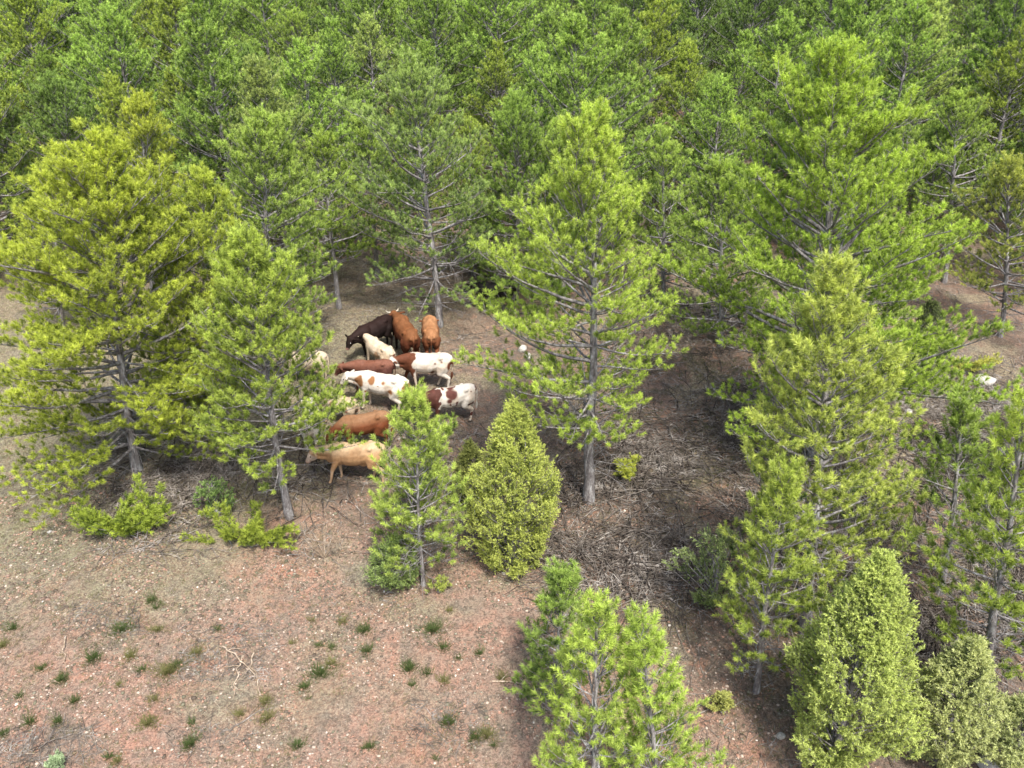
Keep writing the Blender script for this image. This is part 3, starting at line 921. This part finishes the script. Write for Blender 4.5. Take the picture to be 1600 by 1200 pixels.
# ------------------------------------------------------------------ junipers and bushes
def juniper(seed, H, Rad, n_pl=420, tone=0.55, wid=0.017, lump=0.3, peak=0.28, nlf=15, sprl=0.15, nspr=9):
    rs = np.random.RandomState(seed)
    shoots = []
    segs = []
    nc = max(10, int(n_pl / 9))
    clumps = [(rs.rand() ** 0.9, rs.rand() * 6.28, 0.66 + 0.5 * rs.rand(), rs.randn() * 0.13) for _ in range(nc)]
    for k in range(n_pl):
        cl = clumps[rs.randint(len(clumps))] if rs.rand() < 0.7 else (rs.rand() ** 0.9, rs.rand() * 6.28, 0.93, 0.0)
        u = min(1.0, max(0.0, cl[0] + rs.randn() * 0.035 * 3.0 / H)); a = cl[1] + rs.randn() * 0.16 / max(0.35, Rad)
        prof = math.sqrt(max(0.0, min(1, (u + 0.06) / peak))) if u < peak else max(0.05, (1 - ((u - peak) / (1 - peak)) ** 1.65)) ** 0.85
        nl = 1 + lump * (float(vnoise(np.array([[math.cos(a) * 1.7 + 5, math.sin(a) * 1.7 + 5, u * H * 1.0]]), seed)[0]) - 0.5) * 2
        r = Rad * prof * nl * cl[2] * (0.97 if rs.rand() < 0.75 else 0.45 + 0.5 * rs.rand())
        p = np.array([math.cos(a) * r, math.sin(a) * r, 0.12 + u * (H - 0.2)])
        out = np.array([math.cos(a), math.sin(a), 0])
        d = norm(out * (0.75 - 0.45 * u) + np.array([0, 0, 0.9]) + rs.randn(3) * 0.25)
        pl = (0.20 + 0.20 * rs.rand()) * min(1.3, Rad)
        start = p - d * pl * 0.7
        q0 = np.array([start[0] * 0.15, start[1] * 0.15, max(0.05, start[2] - r * 0.8)])
        if k % 9 == 0:
            segs.append([*q0, *start, 0.02, 0.008])
        segs.append([*start, *(start + d * pl), 0.007, 0.003])
        tb = tone + 0.25 * (rs.rand() - 0.3) + cl[3]
        for j in range(nspr):
            t = (j + rs.rand()) / nspr
            sd = norm(d * (0.5 + t) + rs.randn(3) * 0.55 + out * 0.25)
            shoots.append([*(start + d * pl * t), *sd, sprl * (0.6 + 0.6 * rs.rand()), min(1, max(0.02, tb + 0.25 * t - 0.1 + 0.12 * rs.randn()))])
    VN, FN, T = needles(np.array(shoots), nlf, 0.06, wid, rs)
    tr = np.array([[0, 0, -0.1], [0.03, 0.02, H * 0.3], [-0.02, 0, H * 0.6], [0, 0, H * 0.85]])
    V, Fc = loft(tr, [0.09, 0.06, 0.035, 0.01], 7)
    V2, F2 = tubes(segs, 4)
    VW, FW = join([(V, Fc), (V2, F2)])
    return (VW, FW), (VN, FN, T)

def put_juniper(seed, bx, by, ty, wpx, label, tint=(1, 1, 1), name='juniper_bush', cat='juniper', **kw):
    x, y, z = G(bx, by)
    Rad = wpx * 0.5 / F_PX * depth(y, z + 0.5)
    H = z_at(y + 0.0, ty) - z
    y += Rad * 0.5; z = h1(x, y)          # the foot seen at 'by' is the front edge
    H = max(0.3, z_at(y, ty) - z)
    (VW, FW), (VN, FN, T) = juniper(seed, H, Rad, **kw)
    t = thing(name, (x, y, z), label, cat)
    link('trunk', mesh_np('trunk', VW, FW, 4, M_BARK), t)
    c = link('crown', mesh_np('crown', VN, FN, 3, M_JUNIPER, {'tone': T}), t)
    c.color = (*tint, 1)
    print(name, 'H %.1f R %.1f' % (H, Rad), len(FN))
    return t

put_juniper(1, 802, 905, 630, 138, 'dense yellow green conical juniper just right of the thin young pine', (0.95, 1.05, 0.8), n_pl=1600, tone=0.62)
put_juniper(2, 1312, 1240, 868, 166, 'tallest juniper, light yellow green, at the bottom edge on the right', (0.92, 1.06, 0.95), n_pl=2100, sprl=0.13, peak=0.3, tone=0.66, lump=0.45)
put_juniper(3, 1478, 1215, 1002, 124, 'rounded greyish green juniper beside the tallest juniper', (0.95, 1.02, 1.35), n_pl=1100, sprl=0.12, peak=0.4, tone=0.66)
put_juniper(4, 1592, 1230, 1100, 120, 'pale juniper cut off by the bottom right corner', (0.95, 1.02, 1.4), n_pl=650, peak=0.5)
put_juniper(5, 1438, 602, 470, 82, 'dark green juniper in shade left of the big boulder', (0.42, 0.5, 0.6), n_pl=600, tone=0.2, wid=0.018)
put_juniper(6, 618, 930, 842, 92, 'low bluish green bush at the foot of the thin young pine', (0.72, 0.92, 0.95), 'small_bush', 'bush', n_pl=330, tone=0.35, peak=0.5)
put_juniper(7, 1130, 1118, 1085, 34, 'tiny round juniper seedling on bare soil near the bottom', (1, 1.02, 1.0), 'juniper_seedling', 'seedling', n_pl=55, sprl=0.10, lump=0.9, peak=0.15)
put_juniper(8, 335, 812, 745, 60, 'little light green seedling under the yellowish pine', (0.6, 0.85, 0.8), 'young_seedling', 'seedling', n_pl=90, tone=0.3, sprl=0.12)
put_juniper(9, 685, 930, 900, 26, 'tiny yellow green seedling at the foot of the conical juniper', (0.9, 1.0, 0.8), 'small_seedling', 'seedling', n_pl=26, sprl=0.10, lump=0.9, peak=0.15)
put_juniper(10, 85, 1215, 1185, 40, 'low pale green bush at the bottom edge on the left', (0.8, 1.0, 1.8), 'small_bush', 'bush', n_pl=45, sprl=0.07, peak=0.3, lump=0.9, tone=0.4)
put_juniper(11, 735, 800, 690, 60, 'dusky olive juniper hidden behind the conical one', (0.6, 0.65, 0.6), n_pl=420, tone=0.25)
put_juniper(12, 1120, 960, 830, 110, 'wispy pale green bush at the lower left of the airy pine', (0.75, 0.9, 1.1), 'small_bush', 'bush', n_pl=200, tone=0.4, lump=0.6, peak=0.5)

# low boughs of pine near the ground
def low_bough(cx, cy, wpx, hpx, label, seed, tint, n=12):
    rs = np.random.RandomState(seed)
    x, y, z = G(cx, cy)
    w = wpx / F_PX * depth(y, z); h = hpx / F_PX * depth(y, z)
    segs, shoots = [], []
    for k in range(n):
        a = rs.rand() * 6.28
        d = np.array([math.cos(a) * 1.0, math.sin(a) * 0.45, 0.35 + 0.3 * rs.rand()])
        L = w * 0.5 * (0.5 + 0.5 * rs.rand())
        pts = polyl(np.array([rs.randn() * 0.15 * w, rs.randn() * 0.12, 0.02]), d, L, 5, 0.1, rs, 0.1)
        pts[:, 2] = np.minimum(pts[:, 2], h * 0.95)
        for j in range(5):
            segs.append([*pts[j], *pts[j + 1], 0.012 - 0.002 * j, 0.010 - 0.002 * j])
        for j in range(1, 6):
            for _ in range(7):
                e = (pts[j] - pts[j - 1]) / np.linalg.norm(pts[j] - pts[j - 1]) + rs.randn(3) * 0.5 + np.array([0, 0, 0.5])
                e /= np.linalg.norm(e)
                shoots.append([*(pts[j] + e * 0.08 + rs.randn(3) * 0.05), *e, 0.18, 0.35 + 0.4 * rs.rand()])
    t = thing('pine_seedling', (x, y, z), label, 'young pine')
    V, Fc = tubes(segs, 4); link('trunk', mesh_np('trunk', V, Fc, 4, M_BARK), t)
    VN, FN, T = needles(np.array(shoots), 36, 0.14, 0.018, rs)
    c = link('crown', mesh_np('crown', VN, FN, 3, M_NEEDLE, {'tone': T}), t); c.color = (*tint, 1)
low_bough(200, 838, 185, 65, 'low spreading yellowish pine growth on soil under the yellowish pine, left of two', 1, (0.9, 0.95, 0.6), 17)
low_bough(390, 848, 135, 45, 'low spreading pine growth on soil by the pale trunk foot, right of two', 2, (0.88, 0.9, 0.6), 13)
low_bough(985, 745, 90, 30, 'lone yellow green pine sprig over dark brushwood right of the bare middle trunk', 3, (1.2, 1.1, 0.8), 4)
low_bough(1500, 580, 80, 35, 'pale yellow pine sprig just left of the big boulder', 4, (1.4, 1.2, 1.2), 4)

# grass tufts one can count
tuftpx = [(90, 1128, 34), (145, 1028, 30), (203, 1025, 26), (95, 1062, 34), (220, 1048, 26), (262, 1048, 36), (275, 1040, 24), (190, 985, 44), (247, 985, 30), (340, 985, 26),
          (500, 1052, 36), (518, 1038, 26), (519, 1012, 20), (645, 1072, 22), (694, 1066, 20), (676, 985, 44), (749, 1022, 20), (5, 1010, 30), (300, 1130, 26), (297, 1162, 30),
          (240, 1093, 20), (580, 1168, 20), (700, 1128, 50), (760, 1150, 30), (475, 1075, 24), (65, 1045, 20)]
_r = random.Random(3)
tuftpx += [(_r.uniform(-5, 800), _r.uniform(930, 1190), _r.uniform(12, 30)) for _ in range(34)]
for i, (a, b, w) in enumerate(tuftpx):
    x, y, z = G(a, b)
    w = w * (0.8 + 0.09 * (i * 7 % 9))
    rad = w * 0.5 / F_PX * depth(y, z)
    n_ = int(300 * (w / 30) ** 2)
    grn = i % 3 != 2
    lab = 'dark green grass tuft on the red soil of the open slope' if grn else 'dry olive grass tuft on the red soil of the open slope'
    o = blades_obj('grass_tuft', [blades(x, y, n_, rad, 0.06, 0.19, 0.012, rs, (0.0, 0.35) if grn else (0.2, 0.6), 1.3)], tint=(0.62, 0.82, 0.6) if grn else (0.95, 0.95, 0.75), origin=(x, y, z))
    tag(o, lab, 'grass tuft', 'grass tufts on the open slope, ' + lab.split(' grass')[0])

# dry shrub and stump
def dry_shrub(px, py, h, label, seed, mat=M_DRY, n=22):
    rs = np.random.RandomState(seed)
    x, y, z = G(px, py)
    segs = []
    for k in range(n):
        a = rs.rand() * 6.28
        p = polyl(np.array([0, 0, 0.0]), np.array([math.cos(a) * 0.6, math.sin(a) * 0.5, 1.0]), h * (0.6 + 0.5 * rs.rand()), 4, 0, rs, 0.09)
        for j in range(4): segs.append([*p[j], *p[j + 1], 0.009 - 0.0015 * j, 0.0075 - 0.0015 * j])
        for _ in range(2):
            q = polyl(p[2], (p[3] - p[2]) + rs.randn(3) * 0.1, h * 0.4, 2, 0, rs, 0.1)
            for j in range(2): segs.append([*q[j], *q[j + 1], 0.005, 0.003])
    V, Fc = tubes(segs, 4)
    o = link('dry_shrub', mesh_np('dry_shrub', V, Fc, 4, mat)); o.location = (x, y, z)
    tag(o, label, 'shrub')
dry_shrub(507, 872, 1.0, 'leafless straw coloured shrub fanning up left of the thin young pine', 1)
dry_shrub(905, 870, 0.7, 'leafless grey shrub at the right foot of the conical juniper', 2, M_DEAD)
dry_shrub(1480, 620, 1.0, 'thin leafless shrub between dark juniper and big boulder', 3, M_DEAD, 7)
dry_shrub(1400, 755, 0.6, 'leafless reddish grey shrub under the largest pine', 4, M_DEAD, 16)
dry_shrub(1060, 850, 0.6, 'leafless grey shrub in the brushwood left of the airy pine', 5, M_DEAD, 18)
dry_shrub(85, 190, 2.2, 'bare pinkish brown shrub among pines in the upper left', 6, M_DRY, 40)
dry_shrub(545, 80, 2.2, 'bare straw brown shrub among pines near the top edge', 7, M_DRY, 40)
dry_shrub(905, 120, 2.0, 'bare tan shrub among dark pines near the top middle', 8, M_DRY, 34)

# ------------------------------------------------------------------ cattle
def ellip(c, r, nu=14, nv=9):
    u = np.linspace(0, 2 * math.pi, nu, endpoint=False); v = np.linspace(0, math.pi, nv)
    P = [[c[0], c[1], c[2] + r[2]]]
    for b in v[1:-1]:
        for a in u: P.append([c[0] + r[0] * math.sin(b) * math.cos(a), c[1] + r[1] * math.sin(b) * math.sin(a), c[2] + r[2] * math.cos(b)])
    P.append([c[0], c[1], c[2] - r[2]])
    Fs = []
    for k in range(nu): Fs.append((0, 1 + k, 1 + (k + 1) % nu))
    for j in range(nv - 3):
        for k in range(nu):
            a, b = 1 + j * nu + k, 1 + j * nu + (k + 1) % nu
            Fs.append((a, a + nu, b + nu, b))
    L = len(P) - 1; o = 1 + (nv - 3) * nu
    for k in range(nu): Fs.append((L, o + (k + 1) % nu, o + k))
    return P, Fs

def taper(p, q, rp, rq):
    """row of overlapping spheres from p to q (a tapered limb)"""
    p, q = np.array(p, float), np.array(q, float)
    L = np.linalg.norm(q - p); n = max(2, int(L / (min(rp, rq) * 0.55)) + 1)
    return [((p + (q - p) * t), (rp + (rq - rp) * t,) * 3) for t in np.linspace(0, 1, n)]

def cow(name, px, py, face_deg, label, coat, head='level', scale=1.0, turn=0.0, legs=(0.0, 0.0, 0.0, 0.0), horns=False, cat='cow', seed=0, tailside=0.0):
    """face_deg: direction the cow faces, 0 = to the right of the picture, 90 = away from the camera; px,py = ground under the belly"""
    rs = np.random.RandomState(seed + 50)
    E = []
    add = lambda c, r: E.append((np.array(c, float), r))
    add((0.42, 0, 0.95), (0.36, 0.27, 0.37)); add((0.02, 0, 0.93), (0.56, 0.335, 0.36)); add((-0.30, 0, 0.97), (0.42, 0.31, 0.34))
    add((-0.58, 0, 1.03), (0.33, 0.27, 0.30)); add((0.30, 0, 1.16), (0.28, 0.13, 0.17)); add((-0.62, 0, 1.20), (0.25, 0.15, 0.13))
    add((-0.1, 0, 1.16), (0.5, 0.17, 0.13)); add((0.62, 0, 0.86), (0.18, 0.16, 0.22))
    for s in (-1, 1):
        add((0.45, 0.16 * s, 0.98), (0.20, 0.13, 0.30)); add((-0.48, 0.19 * s, 1.20), (0.10, 0.08, 0.08)); add((-0.60, 0.16 * s, 0.88), (0.24, 0.14, 0.30))
        add((-0.84, 0.09 * s, 1.14), (0.07, 0.06, 0.07))
    hz = {'level': (1.06, 1.24, 1.36, 0.98), 'up': (1.02, 1.45, 1.38, 1.34), 'down': (1.02, 0.80, 1.16, 0.42), 'low': (1.10, 1.04, 1.30, 0.70)}[head]
    ca, sa = math.cos(turn), math.sin(turn)
    def tn(x, y, z):                       # swing about the neck root
        dx = x - 0.6
        return (0.6 + dx * ca - y * sa, dx * sa + y * ca, z)
    poll = np.array(tn(hz[0], 0, hz[1])); nose = np.array(tn(hz[2], 0, hz[3]))
    mid = (np.array([0.55, 0, 1.12]) + poll) / 2 + np.array([0, 0, -0.02])
    E += taper((0.50, 0, 1.08), mid, 0.23, 0.165) + taper(mid, poll - (poll - mid) * 0.15, 0.16, 0.105)
    E += taper((0.60, 0, 0.86), poll * 0.7 + nose * 0.3 - np.array([0, 0, 0.06]), 0.13, 0.07)
    hd = (nose - poll) / np.linalg.norm(nose - poll)
    E += taper(poll, poll + hd * 0.17, 0.135, 0.125) + taper(poll + hd * 0.17, nose - hd * 0.05, 0.118, 0.075)
    add(nose - hd * 0.03, (0.085, 0.085, 0.07))
    upv = np.array([0, 0, 1.0]); sidev = np.cross(upv, hd); sidev /= np.linalg.norm(sidev); upv = np.cross(hd, sidev)
    add(poll + hd * 0.22 - upv * 0.06, (0.12, 0.08, 0.08))
    for s in (-1, 1):
        e0 = poll + sidev * 0.11 * s - hd * 0.0
        E += [(e0 + sidev * s * k * 0.045 - upv * 0.010 * k - hd * 0.014 * k, (0.055 - 0.004 * abs(k - 2), 0.05, 0.035)) for k in range(6)]
    feet = []
    for i, s in enumerate((1, -1)):
        f = legs[i]
        y = 0.16 * s
        sh = (0.46, y, 0.80); kn = (0.46 + 0.40 * f, y, 0.45 + 0.03 * abs(f)); ft = (0.44 + 0.62 * f, y, 0.10); tip = (0.47 + 0.64 * f, y, 0.05)
        E += taper(sh, kn, 0.115, 0.062) + taper(kn, ft, 0.058, 0.042) + taper(ft, tip, 0.044, 0.05)
        feet.append(tip)
    for i, s in enumerate((1, -1)):
        f = legs[2 + i]
        y = 0.17 * s
        hp = (-0.55, y, 0.88); st = (-0.46 + 0.18 * f, y * 1.1, 0.66); hk = (-0.74 + 0.42 * f, y, 0.46); ft = (-0.70 + 0.58 * f, y, 0.11); tip = (-0.67 + 0.6 * f, y, 0.05)
        E += taper(hp, st, 0.18, 0.125) + taper(st, hk, 0.12, 0.062) + taper(hk, ft, 0.056, 0.042) + taper(ft, tip, 0.044, 0.05)
        feet.append(tip)
    E += taper((-0.86, 0, 1.22), (-0.95, 0.02, 1.05), 0.035, 0.028) + taper((-0.95, 0.02, 1.05), (-0.93, 0.03 + tailside, 0.62), 0.028, 0.022)
    add((-0.28, 0, 0.62), (0.15, 0.13, 0.09))
    V, Fs = [], []
    for c, r in E:
        P, Q = ellip(c, r, 12, 8)
        o = len(V); V += P; Fs += [tuple(i + o for i in q) for q in Q]
    me = bpy.data.meshes.new('raw'); me.from_pydata(V, [], Fs)
    tmp = bpy.data.objects.new('raw', me); C.objects.link(tmp)
    rm = tmp.modifiers.new('r', 'REMESH'); rm.mode = 'VOXEL'; rm.voxel_size = 0.024
    sm = tmp.modifiers.new('s', 'SMOOTH'); sm.factor = 0.5; sm.iterations = 5
    bpy.context.view_layer.update()
    dg = bpy.context.evaluated_depsgraph_get()
    body = bpy.data.meshes.new_from_object(tmp.evaluated_get(dg))
    bpy.data.objects.remove(tmp)
    n = len(body.vertices)
    co = np.empty(n * 3, np.float32); body.vertices.foreach_get('co', co); co = co.reshape(-1, 3).astype(float)
    col = coat(co, poll, nose, rs)
    # pink muzzle, darker hoof ends
    dm = np.linalg.norm(co - nose, axis=1)
    w = np.clip((0.095 - dm) / 0.03, 0, 1)[:, None]
    col = col * (1 - w) + np.array([0.42, 0.25, 0.20]) * w
    col = col * (0.80 + 0.30 * fnoise(co * 9, seed, 3))[:, None]
    dirt = np.clip((fnoise(co * 3.1, seed + 9, 3) - 0.50) * 3 + np.clip(0.62 - co[:, 2], 0, 1) * 0.9, 0, 0.55)[:, None]
    col = col * (1 - dirt) + (col * np.array([0.75, 0.62, 0.5])) * dirt
    a = body.attributes.new('coat', 'FLOAT_COLOR', 'POINT')
    a.data.foreach_set('color', np.concatenate([col, np.ones((n, 1))], 1).astype(np.float32).ravel())
    body.materials.clear(); body.materials.append(M_COAT)
    body.polygons.foreach_set('use_smooth', np.ones(len(body.polygons), bool))
    x, y, z = G(px, py)
    t = thing(name, (x, y, z), label, cat, 'cattle of the herd in the clearing', R(face_deg))
    t.scale = (scale,) * 3
    # stand on the slope: pitch the body with the ground along its facing
    dx, dy = math.cos(R(face_deg)), math.sin(R(face_deg))
    slope = (h1(x + dx * 0.5, y + dy * 0.5) - h1(x - dx * 0.5, y - dy * 0.5))
    t.rotation_euler = (0, -math.atan(slope), R(face_deg))
    link('body', body, t)
    def small(nm, c, r, m):
        P, Q = ellip(c, r, 10, 7)
        mm = bpy.data.meshes.new(nm); mm.from_pydata(P, [], Q); mm.materials.append(m); mm.update()
        return link(nm, mm, t)
    for f in feet:
        small('hoof', (f[0] + 0.015, f[1], 0.035), (0.065, 0.052, 0.045), M_HOOF)
    for s in (-1, 1):
        small('eye', poll + hd * 0.15 + sidev * 0.112 * s + upv * 0.03, (0.022, 0.022, 0.022), M_EYE)
        if horns:
            h0 = poll + sidev * 0.08 * s + upv * 0.08
            p = [h0, h0 + sidev * 0.10 * s + upv * 0.03, h0 + sidev * 0.15 * s + upv * 0.11]
            Vh, Fh = loft(p, [0.028, 0.020, 0.006], 7)
            link('horn', mesh_np('horn', Vh, Fh, 4, M_HORN, smooth=True), t)
    Vt, Ft = loft([(-0.93, 0.03 + tailside, 0.66), (-0.935, 0.03 + tailside, 0.55), (-0.93, 0.03 + tailside, 0.44), (-0.925, 0.03 + tailside, 0.36)], [0.02, 0.045, 0.04, 0.008], 8)
    tt = link('tail_tuft', mesh_np('tail_tuft', Vt, Ft, 4, M_COAT, {'coat': np.tile(coat(np.array([[-0.95, 0, 0.9]]), poll, nose, rs)[0] * 0.75, (len(Vt), 1))}, smooth=True), t)
    return t

WHITE, CREAM = np.array([0.68, 0.62, 0.54]), np.array([0.56, 0.46, 0.34])
REDBR, DARKBR, TAN, BLACK, ORANGE = np.array([0.13, 0.045, 0.022]), np.array([0.013, 0.007, 0.006]), np.array([0.45, 0.26, 0.13]), np.array([0.008, 0.007, 0.007]), np.array([0.21, 0.085, 0.034])

def blend(col, w, c):
    w = np.clip(w, 0, 1)[:, None]
    return col * (1 - w) + c * w

def coat_plain(base, leg=None, back=None, face=None, mott=0.0):
    def f(co, poll, nose, rs):
        col = np.tile(base, (len(co), 1))
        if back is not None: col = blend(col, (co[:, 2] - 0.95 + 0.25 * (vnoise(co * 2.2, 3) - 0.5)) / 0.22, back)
        if leg is not None: col = blend(col, (0.62 - co[:, 2] + 0.15 * (vnoise(co * 4, 4) - 0.5)) / 0.2 * (np.abs(co[:, 0]) < 0.98), leg)
        if face is not None:
            dh = np.linalg.norm(co - (poll * 0.35 + nose * 0.65), axis=1)
            col = blend(col, (0.24 - dh) / 0.05, face)
        return col
    return f

def coat_patch(base, patch, spots, face=None, neck=None, noise_amt=0.0, nseed=1):
    """spots: (x, z, radius, side) side 0 = both flanks"""
    def f(co, poll, nose, rs):
        col = np.tile(base, (len(co), 1))
        nz = (fnoise(co * 5, nseed, 2) - 0.5)
        if neck is not None:
            col = blend(col, (co[:, 0] - 0.42 + 0.5 * nz) / 0.03, neck)
        for (sx, sz, r, sd) in spots:
            d = np.hypot(co[:, 0] - sx, co[:, 2] - sz) + nz * r * 0.9
            w = (r - d) / 0.045
            if sd: w = np.where(co[:, 1] * sd > -0.02, w, 0)
            col = blend(col, w, patch)
        if noise_amt:
            col = blend(col, (fnoise(co * 7, nseed + 5, 2) - (1 - noise_amt)) / 0.03, patch)
        if face is not None:
            dh = np.linalg.norm(co - (poll * 0.4 + nose * 0.6), axis=1)
            col = blend(col, (0.36 - dh) / 0.03, face)
        return col
    return f

# faces left = 180.  For a cow facing left its near (camera) flank is its left side, y > 0 in its own frame
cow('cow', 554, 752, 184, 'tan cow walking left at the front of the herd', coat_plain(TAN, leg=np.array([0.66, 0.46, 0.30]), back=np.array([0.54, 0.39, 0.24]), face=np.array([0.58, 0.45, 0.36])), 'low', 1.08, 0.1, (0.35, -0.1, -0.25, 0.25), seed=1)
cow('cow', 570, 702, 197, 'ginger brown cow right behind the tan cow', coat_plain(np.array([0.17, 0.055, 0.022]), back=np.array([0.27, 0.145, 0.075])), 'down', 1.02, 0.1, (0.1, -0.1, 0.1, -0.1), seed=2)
cow('cow', 662, 606, 190, 'white cow with brown neck and shoulder patch and brown rear spots',
    coat_patch(WHITE, REDBR, [(0.50, 0.72, 0.17, 1), (-0.30, 1.04, 0.055, 1), (-0.52, 1.09, 0.055, 1), (-0.86, 0.95, 0.17, 0), (-0.25, 0.68, 0.09, 0)], face=WHITE, neck=REDBR), 'low', 1.08, 0.1, (-0.3, 0.35, -0.2, 0.3), seed=3)
cow('cow', 703, 660, 204, 'white cow with dark neck and speckled dark flank, nearest the juniper',
    coat_patch(WHITE, np.array([0.13, 0.05, 0.04]), [(0.02, 1.12, 0.2, 1), (0.12, 0.95, 0.12, 1), (-0.9, 1.2, 0.08, 0)], face=np.array([0.12, 0.05, 0.04]), neck=np.array([0.10, 0.04, 0.03]), noise_amt=0.33), 'low', 1.06, -0.1, (0.1, -0.2, 0.05, -0.25), seed=4)
cow('cow', 594, 640, 170, 'white cow with brown blotches behind pine boughs in the middle of the herd',
    coat_patch(WHITE, np.array([0.30, 0.14, 0.06]), [(0.25, 1.1, 0.14, 0), (-0.15, 1.1, 0.08, 0), (-0.4, 0.85, 0.09, 0), (-0.9, 1.0, 0.16, 0), (0.65, 1.0, 0.18, 0)], face=WHITE, noise_amt=0.25, nseed=6), 'low', 1.1, 0.0, (0.1, -0.1, 0.1, -0.1), seed=5)
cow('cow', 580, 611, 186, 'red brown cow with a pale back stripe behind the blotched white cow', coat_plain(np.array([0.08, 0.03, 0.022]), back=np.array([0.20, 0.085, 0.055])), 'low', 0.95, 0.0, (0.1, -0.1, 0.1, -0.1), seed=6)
cow('cow', 592, 577, 136, 'cream cow with its rump turned to the camera and faint tan flank marks',
    coat_patch(CREAM * 1.12, np.array([0.52, 0.33, 0.20]), [(-0.2, 0.85, 0.16, 0), (-0.55, 0.8, 0.1, 0)], face=CREAM, noise_amt=0.18), 'level', 0.92, 0.1, (0.1, -0.15, 0.1, -0.1), seed=7)
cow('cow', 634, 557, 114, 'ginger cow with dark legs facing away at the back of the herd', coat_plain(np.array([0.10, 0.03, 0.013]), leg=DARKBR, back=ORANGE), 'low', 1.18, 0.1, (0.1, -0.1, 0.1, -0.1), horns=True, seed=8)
cow('cow', 588, 552, 232, 'very dark brown cow at the back left of the herd', coat_plain(DARKBR, back=np.array([0.022, 0.010, 0.008])), 'low', 1.05, 0.0, (0.1, -0.1, 0.1, -0.1), seed=9)
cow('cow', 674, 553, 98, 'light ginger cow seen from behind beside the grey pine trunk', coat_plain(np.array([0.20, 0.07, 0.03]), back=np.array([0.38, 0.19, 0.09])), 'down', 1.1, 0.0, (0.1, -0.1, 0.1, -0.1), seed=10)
cow('cow', 772, 487, 170, 'black cow standing in shade behind the boughs of the middle pine', coat_plain(BLACK), 'low', 1.05, 0.0, (0.1, -0.1, 0.1, -0.1), seed=11)
cow('cow', 490, 690, 100, 'pale cream cow behind boughs beside the pale-footed pine', coat_plain(np.array([0.74, 0.68, 0.58])), 'low', 0.95, 0.0, (0.1, -0.1, 0.1, -0.1), seed=12)
cow('cow', 530, 662, 160, 'cream and brown calf half hidden by boughs left of the blotched white cow',
    coat_patch(CREAM, np.array([0.28, 0.14, 0.09]), [(0.1, 1.0, 0.16, 0), (-0.5, 0.9, 0.14, 0)], face=CREAM, noise_amt=0.3, nseed=9), 'down', 0.85, 0.0, (0.1, -0.1, 0.1, -0.1), seed=13)
cow('cow', 478, 598, 185, 'cream cow almost hidden by the green pine at the left of the herd', coat_plain(CREAM), 'low', 0.95, 0.0, (0.1, -0.1, 0.1, -0.1), seed=14)
